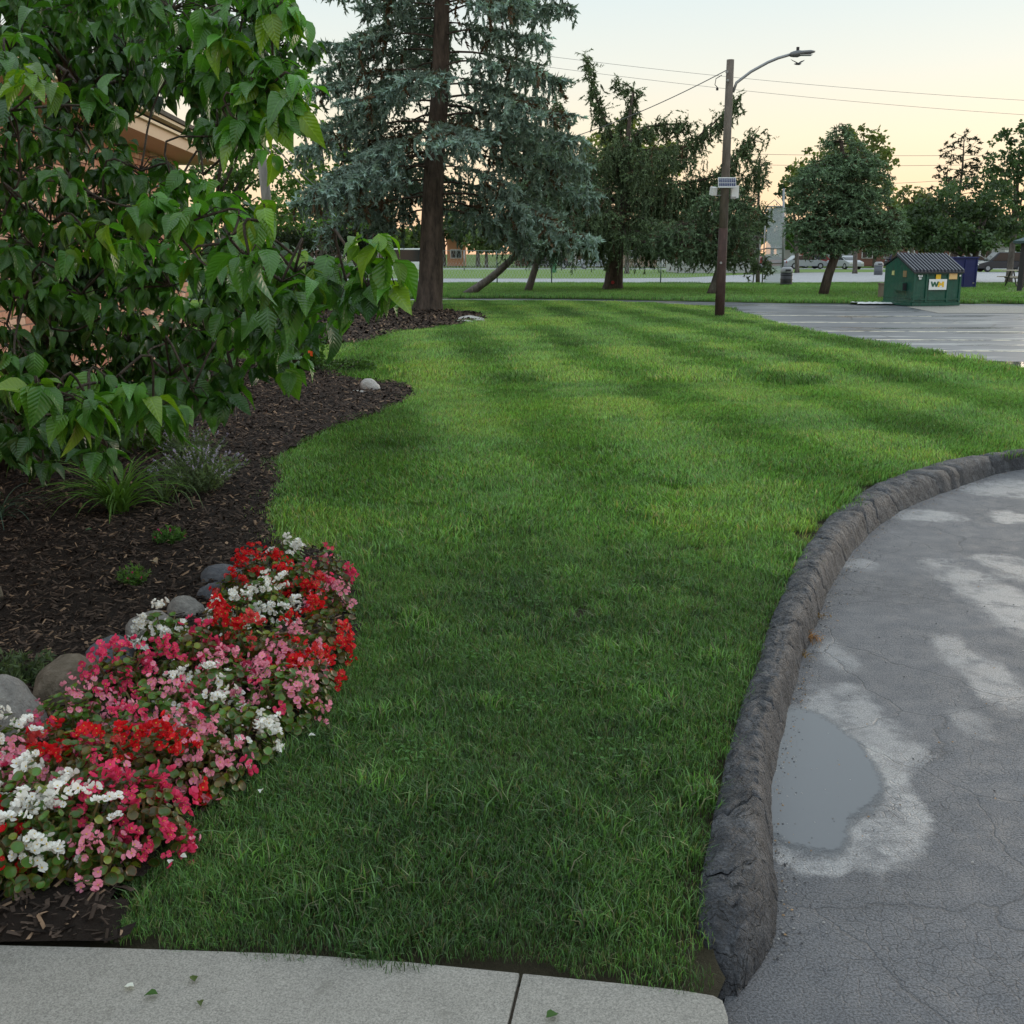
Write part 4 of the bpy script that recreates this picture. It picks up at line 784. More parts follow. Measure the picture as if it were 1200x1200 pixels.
# ------------------------------------------------------------------ poles, wires, lamp, bird
b = at(843,373); pole = tag(empty('lamp_pole', b), 'wooden street lamp pole with solar panel beside the striped lawn', 'street lamp'); top = P(856,70,b.y)
H = top.z; ax = top.x-b.x
mb = MB(); mb.tube([(0,0,-.2),(ax*.35,0,H*.36)], [.125,.113], 14); mb.build('lower_pole', mk_bark('stained_wood', (.035,.02,.017), (.09,.05,.042), 5), pole, True)
mb = MB(); mb.tube([(ax*.35,0,H*.36),(ax,0,H)], [.111,.09], 14); mb.build('upper_pole', M_polewood, pole, True)
def rel(px_, py_, dy=0): return P(px_, py_, b.y+dy)-b
mb = MB(); arm = [rel(859,108,-.02), rel(863,97), rel(880,84), rel(900,73), rel(912,68), rel(926,64)]
mb.tube(arm, .035, 8); mb.build('arm', M_metal, pole, True)
mb = MB(); h1 = rel(926,64); h2 = rel(955,60.5); dxx = (h2-h1)
sec = [(0,.05,.05),(.12,.075,.07),(.3,.09,.085),(.45,.14,.06),(.8,.13,.05),(1,.04,.02)]; V = []; F = []
for i, (t_, w_, hh) in enumerate(sec):
    c = h1+dxx*t_
    for k in range(12):
        a = 2*math.pi*k/12; V.append((c.x, c.y+math.cos(a)*w_, c.z+math.sin(a)*hh))
for i in range(len(sec)-1):
    for k in range(12): F.append((i*12+k, i*12+(k+1) % 12, (i+1)*12+(k+1) % 12, (i+1)*12+k))
F += [tuple(range(11,-1,-1)), tuple(len(V)-12+k for k in range(12))]
hd = MB(); hd.add(V, F); head = hd.build('lamp_head', plain('lamp_head_metal', (.16,.17,.18), .5, .1, 5, .05, .3), pole, True)
mb = MB(); c = h1+dxx*.3; mb.tube([(c.x,c.y,c.z+.07),(c.x,c.y,c.z+.15)], .038, 10); mb.build('photocell', M_black, head)
mb = MB(); c = h1+dxx*.62; mb.box((c.x,c.y,c.z-.055), (.3,.2,.012)); mb.build('lens', M_white, head)
M_solar = NT('solar_cells'); v_ = M_solar.n('TexBrick'); v_.offset = 0; v_.inputs['Scale'].default_value = 9; v_.inputs['Mortar Size'].default_value = .02
v_.inputs['Color1'].default_value = (.02,.03,.09,1); v_.inputs['Color2'].default_value = (.025,.035,.11,1); v_.inputs['Mortar'].default_value = (.3,.33,.38,1); M_solar.l(M_solar.obj(), v_.inputs['Vector']); M_solar.base(v_.outputs[0]); M_solar.rough(.15); M_solar = M_solar.m
pc = rel(852,214,-.2)
def tilt(c, rx, rz=0): return Matrix.Translation(c) @ Matrix.Rotation(rz, 4, 'Z') @ Matrix.Rotation(rx, 4, 'X')
mb = MB(); mb.box((0,0,0), (.44,.025,.26), tilt(pc, R(-20))); pf_ = mb.build('solar_panel_frame', M_white, pole)
for i in range(2):
    for k in range(8):
        mb = MB(); mb.box((-.184+k*.0525,-.014,-.055+.11*i), (.047,.006,.1), tilt(pc, R(-20))); mb.build('solar_cell', M_solar, pf_)
mb = MB(); c = rel(861,225,.0); mb.box((c.x,c.y,c.z), (.18,.16,.3)); mb.build('control_box', M_white, pole, bevel=.01)
mb = MB(); c = rel(836,224,-.1); mb.box((0,0,0), (.15,.12,.2), tilt(c, R(12), R(25))); mb.build('radar_box', M_white, pole, bevel=.01)
mb = MB(); c0 = rel(838,229,-.1); c1 = rel(850,229,0); mb.tube([c0,c1], .016, 6); c0 = rel(858,232); mb.box((c0.x,c0.y-.1,c0.z), (.14,.12,.05)); mb.build('bracket', M_metal, pole)
mb = MB()
for q in ((846,84),(847,94),(845,308)):
    c = rel(q[0]+(6 if q[1] < 200 else 0), q[1], -.14); mb.tube([c, c+Vector((0,.06,0))], .03, 8)
mb.build('bolt', M_metal, pole)
M_wire = plain('cable', (.2,.2,.21), .6, .1, 5, 0)
def wire(label, pts, sag, rad=.012, grp=None):
    a, c = Vector(pts[0]), Vector(pts[1]); q = [a.lerp(c, t/24)+Vector((0,0,-sag*4*(t/24)*(1-t/24))) for t in range(25)]; m = MB(); m.tube([p-a for p in q], rad, 5); o = m.build('overhead_wire', M_wire); o.location = a; return tag(o, label, 'wire', grp)
wire('cable running from the lamp pole top down into the spruces', [P(852,82,b.y), P(560,185,b.y+9)], .35)
m_ = MB(); c0 = rel(846,88); m_.tube([c0, c0+Vector((-.14,0,-.08)), c0+Vector((-.16,0,-.22)), c0+Vector((-.08,0,-.3))], .01, 6); m_.tube([c0+Vector((-.1,0,-.29)), c0+Vector((-.1,0,-.35))], .03, 6); m_.build('cable_fitting', M_black, pole)
GW = 'power lines crossing the evening sky'
wire('upper power line crossing behind the lamp arm', [P(560,55,80), P(1330,124,80)], .5, .012, GW)
wire('second power line just below the upper one', [P(560,67,80), P(1330,142,80)], .5, .012, GW)
wire('thin line behind the lamp pole at solar panel height', [P(860,180,110), P(1150,182,110)], .1, .02, GW)
wire('thin distant line above the tree tops on the right', [P(880,193,112), P(1150,193,112)], .1, .02, GW)
wire('lowest thin distant line near the open pine', [P(1010,216,112), P(1150,208,112)], .1, .02, GW)
bb = P(935,75,30); bird = tag(empty('bird', bb), 'small dark bird flying under the street lamp head', 'bird')
m_ = MB(); m_.tube([(-.1,0,0),(-.04,0,.0),(.04,0,-.005),(.09,0,.01)], [.006,.025,.022,.006], 8); m_.build('body', M_black, bird, True)
for s_ in (-1,1):
    m_ = MB(); m_.add([(-.02,0,.01),(.05,0,.01),(.02+s_*.13,.04*s_,.07),(-.01+s_*.2,.06*s_,.11),(-.04+s_*.12,.04*s_,.075),(0,0,.018)], [(0,1,2,4),(2,3,4),(0,1,5),(1,2,5),(0,4,5),(2,4,5)]); m_.build('wing', M_black, bird)
# grey utility pole at left
b2 = P(312,262,36); q0 = Vector((b2.x+.25,36,0)); up_ = tag(empty('utility_pole', q0), 'grey wooden utility pole behind the leafy tree and hedge', 'utility pole'); tp_ = P(297,90,36)
m_ = MB(); m_.tube([(0,0,-.2), tp_-q0], [.17,.13], 12); m_.build('pole', M_polegrey, up_, True)
m_ = MB(); c = tp_-q0; m_.box((c.x,0,c.z-.5), (1.8,.1,.12)); m_.build('crossarm', M_polegrey, up_)
wire('guy wire slanting down right from the grey utility pole', [P(300,150,36), P(385,232,38)], .05, .02, 'guy wires of the grey utility pole')
wire('second guy wire close under the first', [P(300,160,36), P(378,240,38)], .05, .02, 'guy wires of the grey utility pole')
# ------------------------------------------------------------------ chain link fences and backstop
M_link = NT('chain_link'); 
def chain_mat():
    n = NT('chain_link_wire'); n.base((.6,.66,.7)); n.rough(.45); return n.m
M_link = chain_mat()
def fence_run(label, a, c, h, sp, rail, postm, mesh_step, rad=.03, top=True):
    a, c = Vector(a), Vector(c); L = (c-a).length; t = tag(empty('chain_link_fence', a, math.atan2((c-a).y, (c-a).x)), label, 'fence'); n = int(L/sp)
    p = MB(); p.tube([(0,0,0),(0,0,h+.05)], rad, 8); pm = p.mesh('post', postm, True)
    for i in range(n+1): o = link(bpy.data.objects.new('post', pm), t); o.location = (i*sp,0,0)
    if top: m = MB(); m.tube([(0,0,h),(n*sp,0,h)], .022, 6); m.build('top_rail', rail, t)
    m = MB(); k = int(n*sp/mesh_step)
    for i in range(k):
        x = i*mesh_step
        for s_ in (1,-1):
            x0 = x if s_ > 0 else x+mesh_step*1; x1 = x0+s_*h*.5
            m.add([(x0,0,.03),(x0+.008,0,.03),(x1+.008,0.002*s_,h),(x1,0.002*s_,h)], [(0,1,2,3)])
    o = m.build('wire_mesh', M_link, t); o['kind'] = 'stuff'; return t
gp = plain('dark_green_post', (.03,.07,.06), .5, .2, 4, .05)
a = at(455,334); c = at(860,334); fence_run('low chain link fence with dark posts along the near side of the grey road', (a.x,a.y,0), (c.x,a.y,0), 1.15, 2.87, gp, gp, .16, top=False)
a = P(430,317,112); c = P(900,317,112); fence_run('far ball field fence of chain link with pale posts', (a.x,112,0), (c.x,112,0), 1.9, 3.2, M_metal, M_metal, .35, .05)
# backstop
BY = at(920,335).y; bo = Vector((at(917,335).x, BY, 0)); bs = tag(empty('backstop', bo), 'tall chain link baseball backstop with grey pipe frame', 'backstop')
def rb(x, y, dy=0): return P(x, y, BY+dy)-bo
m_ = MB(); m_.tube([rb(917,336).to_tuple()[:2]+(0,), rb(918.5,221)], .055, 8); m_.build('corner_pole', M_metal, bs, True)
for x0, x1 in ((893,898),(882,887)):
    m_ = MB(); q = rb(x0,334,1); m_.tube([(q.x,q.y,0), rb(x1,242 if x0 > 890 else 292,1)], .035, 8); m_.build('post', M_metal, bs, True)
m_ = MB()
for y in (242,291,308,333): m_.tube([rb(897 if y < 300 else 894, y, 1), rb(918,y,0)], .03, 6)
m_.tube([rb(882,292,1), rb(897,292,1)], .03, 6); m_.tube([rb(898,242,1), rb(908,234,.5), rb(917,243,0)], .02, 6); m_.build('rail', M_metal, bs, True)
m_ = MB(); w0 = rb(895,334,1); w1 = rb(917,334,0); hgt = rb(905,243).z; st_ = .085; dv = Vector((w1.x-w0.x, w1.y-w0.y, 0)); Lw = dv.length; dv.normalize(); k = int((Lw+hgt)/st_)
for i in range(k):
    for s_ in (1,-1):
        u0, z0 = (i*st_-hgt, 0); u1, z1 = (i*st_, hgt)
        if s_ < 0: u0, u1 = u1, u0
        def clip(u, z, ua, za):
            if u < 0: return 0, z+(za-z)*(0-u)/(ua-u)
            if u > Lw: return Lw, z+(za-z)*(Lw-u)/(ua-u)
            return u, z
        if (u0 < 0 and u1 < 0) or (u0 > Lw and u1 > Lw): continue
        a_ = clip(u0,z0,u1,z1); b_ = clip(u1,z1,u0,z0); pa = Vector((w0.x,w0.y,0))+dv*a_[0]+Vector((0,0,a_[1])); pb = Vector((w0.x,w0.y,0))+dv*b_[0]+Vector((0,0,b_[1])); wv = dv*.034
        m_.add([pa,pa+wv,pb+wv,pb], [(0,1,2,3)])
o = m_.build('wire_mesh', M_link, bs); o['kind'] = 'stuff'
# ------------------------------------------------------------------ bins, dumpster, container, shelter
def bin_(c, label, h, rad, body, lid, bands):
    t = tag(empty('trash_bin', c), label, 'trash bin'); m = MB(); m.tube([(0,0,0),(0,0,.03),(0,0,h*.7)], [rad*.9,rad,rad], 18); m.build('drum', body, t, True)
    for z in bands: m = MB(); m.tube([(0,0,z-.03),(0,0,z-.01),(0,0,z+.01),(0,0,z+.03)], [rad*1.0,rad*1.06,rad*1.06,rad*1.0], 18); m.build('band', body, t, True)
    m = MB(); m.tube([(0,0,h*.7),(0,0,h*.72),(0,0,h*.9),(0,0,h)], [rad*1.02,rad*1.08,rad*1.0,rad*.6], 18); l = m.build('lid', lid, t, True)
    m = MB(); m.box((0,-rad*1.0,h*.82), (rad*.9,.03,h*.1)); m.build('opening', M_black, l); return t
bin_(at(921,336), 'black ribbed trash drum with grey domed lid beside the backstop', .98, .29, M_black, M_grey, (.15,.36,.58))
bin_(at(1029,322), 'grey trash bin on the far road left of the dumpster', 1.0, .33, plain('mid_grey', (.09,.1,.12), .5, .1, 4, .1), M_grey, (.3,))
dc = at(1068,358.5); dr_ = R(-17); du = tag(empty('dumpster', dc, R(12)), 'green front load dumpster with ribbed black lid and a white sign', 'dumpster')
dw, dd = 1.66, 1.72
prof_ = [(0,.1),(0,1.02),(.02,1.05),(1.0,1.52),(dd,1.22),(dd,.1)]
m_ = MB(); m_.prof(prof_, 0, dw); m_.build('body', M_green, du, bevel=.015)
m_ = MB()
for x in (.03,.46,1.2,dw-.03): m_.box((x,-.02,.55), (.06,.04,.86))
m_.box((dw/2,-.025,1.0), (dw+.04,.05,.06)); m_.box((dw/2,-.02,.2), (dw,.035,.04)); m_.box((dw/2,-.02,.05), (dw+.02,.05,.1)); m_.box((-.015,dd/2,.05),(.04,dd,.1)); m_.box((-.012,dd/2,.24),(.022,dd,.03)); m_.build('rib', M_green, du)
m_ = MB(); m_.prof([(.35,.45),(.35,.72),(1.0,.66),(1.0,.5)], -.16, 0); pk = m_.build('fork_pocket', M_green, du, bevel=.01)
m_ = MB(); m_.box((-.08,.345,.585), (.13,.02,.22)); m_.build('pocket_opening', M_black, pk)
sl_ = math.atan2(.47,.98); lid = MB()
lid.prof([(-.1,1.0),(1.02,1.535),(1.02,1.575),(-.1,1.045)], -.05, dw+.05); ld = lid.build('lid', M_black, du, bevel=.01)
nrib = 15
for i in range(nrib):
    x = -.02+(dw+.04)*i/(nrib-1); m_ = MB(); m_.prof([(-.09,1.04),(1.0,1.56),(1.0,1.63),(-.09,1.115)], x-.024, x+.024); m_.build('lid_rib', plain('lid_grey', (.075,.08,.1), .35, .1, 4, .05) if i == 0 else bpy.data.materials['lid_grey'], ld)
m_ = MB(); m_.prof([(1.03,1.51),(1.03,1.56),(dd+.05,1.27),(dd+.05,1.22)], -.03, dw+.03); m_.build('rear_lid', M_black, du, bevel=.01)
M_sign = plain('sign_white', (.78,.8,.8), .5, .03, 3, 0); M_wg = plain('logo_green', (.01,.1,.05), .5, .05, 3, 0); M_wy = plain('logo_yellow', (.8,.5,.03), .5, .05, 3, 0); M_or = plain('sticker_orange', (.75,.5,.22), .5, .2, 30, 0)
def quad_panel(name, c, w, h, m, par, y=-.05, side=False):
    q = MB(); q.box((c[0], y, c[1]) if not side else (y, c[0], c[1]), (w,.012,h) if not side else (.012,w,h)); return q.build(name, m, par)
sg = quad_panel('sign_panel', (.83,.66), .62, .33, M_sign, du)
def stroke(poly_pts, th, m, par, name, y):
    q = MB()
    for (x0,z0),(x1,z1) in zip(poly_pts[:-1], poly_pts[1:]):
        q.add([(x0-th/2,y,z0),(x0+th/2,y,z0),(x1+th/2,y,z1),(x1-th/2,y,z1),(x0-th/2,y+.004,z0),(x0+th/2,y+.004,z0),(x1+th/2,y+.004,z1),(x1-th/2,y+.004,z1)], [(0,1,2,3),(0,4,5,1),(1,5,6,2),(2,6,7,3),(3,7,4,0)]); y -= .0007
    return q.build(name, m, par)
stroke([(.60,.75),(.655,.59),(.715,.74),(.775,.59),(.835,.75)], .055, M_wg, sg, 'letter_w', -.062)
stroke([(.86,.58),(.86,.75),(.935,.63),(1.01,.75),(1.01,.58)], .06, M_wy, sg, 'letter_m', -.062)
quad_panel('sticker', (.84,.9), .17, .15, M_wy, du, -.035); quad_panel('sticker', (1.35,.92), .28, .2, M_or, du, -.045)
quad_panel('sticker', (1.2,1.0), .14, .14, plain('faded_yellow', (.5,.5,.2), .6, .2, 20, 0), du, -.01, True); quad_panel('sticker', (.5,.98), .2, .2, plain('faded_brown', (.25,.17,.08), .6, .4, 20, 0), du, -.01, True)
q = MB()
for i, (x, z, w_, h_) in enumerate(((.14,.93,.03,.05),(.18,.915,.03,.07),(.22,.92,.02,.05),(.26,.925,.03,.06),(.2,.86,.1,.02),(.2,.83,.08,.025))): q.box((x,-.045-.001*i,z), (w_,.01,h_))
q.build('stencil_number', M_sign, du); q = MB(); q.box((dw-.06,-.045,.93), (.05,.01,.05)); q.build('stencil_mark', M_sign, du)
pb = at(1033,352); o = MB().box((0,0,.28), (.22,.22,.56)).box((0,0,.58), (.27,.27,.05)).build('wooden_post', plain('weathered_wood', (.2,.16,.12), .8, .2, 9, .3)); o.location = pb; tag(o, 'short weathered wooden post standing left of the dumpster', 'post')
tb = at(1026,356.2); m_ = MB(); N = 14; vs = []; 
for i in range(N+1):
    for j in range(5):
        x = -.75+1.5*i/N; vs.append((x+.1*math.sin(j*2), -.5+j*.25+.05*math.sin(i*1.7), .02+.05*abs(math.sin(i*1.3+j*1.1))*(1 if 0 < j < 4 else .3)))
m_.add(vs, [(i*5+j,(i+1)*5+j,(i+1)*5+j+1,i*5+j+1) for i in range(N) for j in range(4)]); o = m_.build('plastic_sheet', M_white, smooth=True); o.location = tb; tag(o, 'white crumpled plastic sheet lying at the lot edge by the dumpster', 'plastic sheet')
cb = at(1120,339.5); cont = tag(empty('waste_container', cb, R(12)), 'dark blue metal waste container behind the green dumpster', 'waste container')
m_ = MB(); m_.box((.38,.5,.72), (.76+.5,1.0,1.36)); m_.build('body', M_blue, cont, bevel=.015)
m_ = MB(); m_.box((.38,.48,1.43), (1.32,1.06,.07)); m_.build('lid', M_blue, cont, bevel=.01); m_ = MB()
for x in (-.2,.38,.96): m_.box((x,-.02,.7), (.06,.04,1.3))
m_.build('rib', M_blue, cont)
m_ = MB(); m_.box((.9,-.012,.3), (.16,.012,.05)); m_.build('sticker', M_metal, cont)
# park shelter with picnic table at the right edge
sb = at(1194,344); sh = tag(empty('park_shelter', sb, R(-25)), 'park picnic shelter with teal roof and dark post at the right edge', 'shelter'); M_teal = plain('teal_roof', (.035,.075,.08), .5, .15, 3, .1, .2)
for x in (0,4.2):
    for y in (0,4.2): m_ = MB(); m_.box((x,y,1.05), (.2,.2,2.1)); m_.build('post', M_black, sh)
m_ = MB(); c = 2.1; o1 = 2.5; m_.add([(c-o1,c-o1,2.02),(c+o1,c-o1,2.02),(c+o1,c+o1,2.02),(c-o1,c+o1,2.02),(c-o1,c-o1,2.12),(c+o1,c-o1,2.12),(c+o1,c+o1,2.12),(c-o1,c+o1,2.12),(c,c,3.0)], [(0,1,2,3),(0,4,5,1),(1,5,6,2),(2,6,7,3),(3,7,4,0),(4,8,5),(5,8,6),(6,8,7),(7,8,4)]); m_.build('roof', M_teal, sh)
m_ = MB(); m_.box((2.1,2.1,.04), (5.2,5.2,.12)); m_.build('floor_slab', M_conc, sh)
tbp = at(1196,338); tb_ = tag(empty('picnic_table', (at(1199,338).x, tbp.y, .1)), 'wooden picnic table under the teal shelter', 'picnic table'); M_plank = plain('table_wood', (.5,.45,.38), .7, .2, 9, .2)
for y in (-.3,-.1,.1,.3): m_ = MB(); m_.box((0,y,.74), (1.9,.17,.045)); m_.build('plank', M_plank, tb_)
for y in (-.72,.72): m_ = MB(); m_.box((0,y,.44), (1.9,.26,.045)); m_.build('seat', M_plank, tb_)
for x in (-.6,.6):
    for s_ in (-1,1): m_ = MB(); m_.tube([(x,s_*.62,0),(x,s_*.15,.72)], .035, 6); m_.build('leg', M_black, tb_)
    m_ = MB(); m_.box((x,0,.4), (.05,1.5,.07)); m_.build('brace', M_black, tb_)
cs = at(1205,350); m_ = MB(); m_.box((0,0,.05), (2.6,.35,.1)); o = m_.build('parking_stop', M_conc); o.location = (cs.x+.4, cs.y, -.01); tag(o, 'low concrete strip at the lot edge before the shelter', 'curb stop')
# ------------------------------------------------------------------ cars and houses far off
M_tyre = plain('tyre', (.02,.02,.022), .8, .1, 5, .1); M_lampglass = plain('lamp_glass', (.75,.76,.78), .15, .02, 3, 0)
def car(c, rz, colr, label, kind='sedan', L=4.6):
    m = bpy.data.materials.get('car_'+kind+str(colr)) or plain('car_'+kind+str(colr), colr, .25, .05, 2, 0); hh = {'sedan': 1.42, 'suv': 1.75, 'van': 2.05}[kind]; wd = 1.8
    t = tag(empty({'sedan':'parked_car','suv':'parked_suv','van':'parked_van'}[kind], c, rz), label, 'van' if kind == 'van' else 'car', 'vehicles parked along the far street')
    lo = [(-L/2,.3),(-L/2,.78),(-L/2+.25,.92),(L/2-.9,.95),(L/2-.1,.75),(L/2,.55),(L/2,.3)]
    if kind == 'sedan': up_ = [(-L/2+.45,.93),(-L/2+1.05,hh),(L/2-1.9,hh),(L/2-1.05,.94)]
    elif kind == 'suv': up_ = [(-L/2+.1,.93),(-L/2+.35,hh),(L/2-1.8,hh),(L/2-1.05,.94)]
    else: up_ = [(-L/2+.05,.93),(-L/2+.12,hh),(L/2-1.0,hh),(L/2-.4,.94)]
    def pr(pts, w): q = MB(); n = len(pts); q.add([(x,-w/2,z) for x, z in pts]+[(x,w/2,z) for x, z in pts], [tuple(range(n)), tuple(reversed(range(n,2*n)))]+[(i,n+i,n+(i+1) % n,(i+1) % n) for i in range(n)]); return q
    pr(lo, wd).build('body', m, t, bevel=.05); pr(up_, wd-.22).build('cabin', m, t, bevel=.05)
    cx = sum(x for x, z in up_)/4; win = [(cx+(x-cx)*.88, .97+(z-.93)*.86) for x, z in up_]; pr(win, wd-.2).build('window', M_glass, t)
    ws = pr([(up_[3][0]-.02,.98),(up_[2][0]+.05,hh-.08),(up_[2][0]+.1,hh-.08),(up_[3][0]+.05,.98)], wd-.4); ws.build('windshield', M_glass, t)
    for x in (-L/2+.85, L/2-.85):
        for s_ in (-1,1): q = MB(); q.tube([(x,s_*(wd/2-.2),.33),(x,s_*(wd/2+.01),.33)], .33, 14); w = q.build('wheel', M_tyre, t, False); q = MB(); q.tube([(x,s_*(wd/2),.33),(x,s_*(wd/2+.02),.33)], .19, 10); q.build('rim', M_grey, w)
    for s_ in (-1,1): q = MB(); q.box((L/2+.0,s_*.65,.66), (.05,.35,.14)); q.build('headlight', M_lampglass, t); q = MB(); q.box((-L/2-.0,s_*.7,.75), (.05,.22,.2)); q.build('taillight', plain('tail_red', (.3,.02,.02), .3, .05, 3, 0) if 'tail_red' not in bpy.data.materials else bpy.data.materials['tail_red'], t)
    return t
def gx(x, Y): return P(x, 310, Y).x
car((gx(1172,104),104,0), math.pi, (.02,.025,.035), 'dark suv parked beyond the blue container', 'suv')
car((gx(1140,116),116,0), .1, (.25,.27,.3), 'grey car partly hidden left of the dark suv')
car((gx(905,126),126,0), .05, (.22,.02,.025), 'dark red car seen through the backstop')
car((gx(943,124),124,0), .1, (.3,.33,.36), 'silver car right of the backstop pole')
car((gx(958,132),132,0), -.1, (.2,.03,.03), 'red suv behind the silver car', 'suv')
car((gx(990,122),122,0), R(-75), (.35,.37,.4), 'pale car facing the camera behind the leaning pine trunk')
car((gx(1060,140),140,0), 0, (.03,.04,.1), 'dark blue car left of the dumpster lid', 'suv')
car((gx(478,96),96,0), math.pi, (.7,.72,.75), 'white van left of the blue spruce trunk', 'van', 5.2)
car((gx(700,124),124,0), 0, (.3,.33,.38), 'grey car beyond the fence left of the weeping spruce trunk')
car((gx(645,126),126,0), 0, (.03,.03,.035), 'black car beyond the fence by the slim leaning spruce')
def house(c, w, d, h, roofh, wall, roof, label, rz=0, nwin=3, gable=False):
    t = tag(empty('house', c, rz), label, 'house'); q = MB(); q.box((0,d/2,h/2), (w,d,h)); q.build('wall', wall, t); q = MB(); e = .4
    if gable: q.add([(-w/2-e,-e,h-.05),(w/2+e,-e,h-.05),(w/2+e,d+e,h-.05),(-w/2-e,d+e,h-.05),(0,-e,h+roofh),(0,d+e,h+roofh)], [(0,1,2,3),(0,4,1),(3,2,5),(0,3,5,4),(1,4,5,2)])
    else: q.add([(-w/2-e,-e,h-.05),(w/2+e,-e,h-.05),(w/2+e,d+e,h-.05),(-w/2-e,d+e,h-.05),(-w/2+1,d/2,h+roofh),(w/2-1,d/2,h+roofh)], [(0,1,2,3),(0,1,5,4),(2,3,4,5),(0,4,3),(1,2,5)])
    q.build('roof', roof, t)
    for i in range(nwin):
        x = -w/2+w*(i+.5)/nwin; 
        if i == nwin//2 and nwin > 2: q = MB(); q.box((x,-.02,1.05), (1.0,.08,2.1)); q.build('door', M_white, t); continue
        q = MB(); q.box((x,-.02,1.6), (1.5,.08,1.2)); wf = q.build('window', M_white, t); q = MB(); q.box((x-.35,-.07,1.6), (.62,.03,1.04)); q.box((x+.35,-.07,1.6), (.62,.03,1.04)); q.build('pane', M_glass, wf)
    return t
M_hb = plain('house_brick', (.17,.08,.06), .85, .25, 6, .2); M_hw = plain('house_siding', (.4,.41,.42), .7, .06, 2, .1); M_hr = plain('house_roof', (.13,.12,.12), .85, .2, 5, .2); M_tan = plain('tan_wall', (.36,.27,.2), .85, .15, 4, .1)
house((gx(838,100),98,0), 7, 8, 3.0, 2.2, M_hw, M_hr, 'white house gable glimpsed behind the drooping spruce', gable=True)
house((gx(770,150),146,0), 18, 8, 2.9, 1.8, M_tan, M_hr, 'tan low house right of the weeping spruce trunk', nwin=5)
house((gx(1055,160),156,0), 15, 8, 2.8, 1.8, M_hb, M_hr, 'red brick house left of the green dumpster', nwin=5)
house((gx(1080,160),170,0), 12, 8, 2.9, 2, M_hw, M_hr, 'white sided house behind the red brick house')
house((gx(975,160),158,0), 13, 8, 2.8, 1.8, M_hw, M_hr, 'pale house behind the parked cars and leaning pine')
house((gx(537,160),154,0), 2.4, 4, 4.8, 1.0, plain('orange_glow_wall', (.5,.23,.12), .8, .15, 5, .2), M_hr, 'narrow house painted with an orange glow, glimpsed right of the blue spruce trunk', nwin=1)  # orange evening glow between the trees is put into this wall colour
house((gx(670,160),158,0), 16, 8, 2.8, 1.8, M_hb, M_hr, 'dark brick house left of the weeping spruce trunk', nwin=5)
house((gx(430,160),150,0), 14, 8, 2.8, 1.8, M_hw, M_hr, 'pale house far behind left of the blue spruce', nwin=5)
house((gx(1180,160),160,0), 16, 8, 2.8, 1.8, M_hw, M_hr, 'pale house beyond the dark suv at the right', nwin=5)
tr_ = Vector((gx(649,100),100,0)); t = tag(empty('green_barrel', tr_), 'pale green flared barrel by the far field fence', 'barrel'); m_ = MB(); m_.tube([(0,0,.0),(0,0,.5),(0,0,1.3)], [.25,.25,.4], 12); m_.build('stand', plain('pale_green', (.1,.35,.2), .6, .1, 3, 0), t, True); m_ = MB(); m_.tube([(0,0,1.3),(0,0,1.38)], [.42,.42], 12); m_.build('rim', M_metal, t, True)
# ------------------------------------------------------------------ rocks
def rock_mesh(seed, mat, sub=3):
    bm = bmesh.new(); bmesh.ops.create_icosphere(bm, subdivisions=sub, radius=1); r = random.Random(seed); o = [Vector((r.uniform(-9,9),r.uniform(-9,9),r.uniform(-9,9))) for _ in range(3)]
    from mathutils import noise
    for v in bm.verts: v.co *= 1+.28*noise.noise(v.co*.9+o[0])+.1*noise.noise(v.co*2.4+o[1])+.03*noise.noise(v.co*7+o[2])
    me = bpy.data.meshes.new('rock'); bm.to_mesh(me); bm.free(); me.polygons.foreach_set('use_smooth', np.ones(len(me.polygons), bool)); me.materials.append(mat); return me
def mk_rock(name, a, b):
    n = NT(name); p = n.obj(); f = n.noise(p, 2.2, 8, .7); n.base(n.mix(n.ramp(f, [(.35,0.),(.65,1.)]), a, b)); n.rough(.8); n.bump(f, .6, .2); return n.m
RK = {'grey': mk_rock('grey_rock', (.2,.19,.18), (.38,.36,.33)), 'brown': mk_rock('brown_rock', (.11,.09,.06), (.24,.2,.15)), 'slate': mk_rock('slate_rock', (.08,.09,.11), (.19,.2,.22)), 'pale': mk_rock('pale_rock', (.45,.43,.4), (.65,.63,.6))}
GR = 'round stones edging the flower bed'
for (x, y, wpx, hz_, k, lb, sd_, rz_) in ((12,868,72,.14,'grey','large grey boulder at the left edge beside white begonias',1,.3),(84,830,78,.11,'brown','flat brown mossy stone right of the large grey boulder',2,.1),
    (130,790,50,.09,'slate','dark upright stone touching the hot pink begonias',3,.8),(178,757,50,.08,'grey','smooth grey stone half hidden by cream begonias',4,.2),(214,732,36,.06,'grey','small grey stone left of the slate stones',5,.5),
    (250,712,34,.06,'slate','lower blue slate stone beside the red begonias',6,-.4),(258,693,44,.06,'slate','upper flat blue slate stone at the bed edge',7,.1),(280,700,24,.05,'slate','small slate stone tucked behind the red begonias',8,.4),(290,676,20,.06,'grey','small grey stone next to the far red begonia',9,.2),
    (-4,712,14,.06,'brown','brown stone cut by the left edge in the mulch',10,0),(60,875,30,.05,'slate','dark stone between the boulder and the begonias',11,.6)):
    p = at(x, y-7, .03); sc_ = wpx/2/1300*p.y*1.22; hz_ *= 1.25
    o = obj('edging_stone', rock_mesh(sd_, RK[k])); o.location = (p.x, p.y, .03+hz_*.25); o.scale = (sc_, sc_*.8, hz_); o.rotation_euler = (random.uniform(-.15,.15), random.uniform(-.15,.15), rz_); tag(o, lb, 'stone', GR)
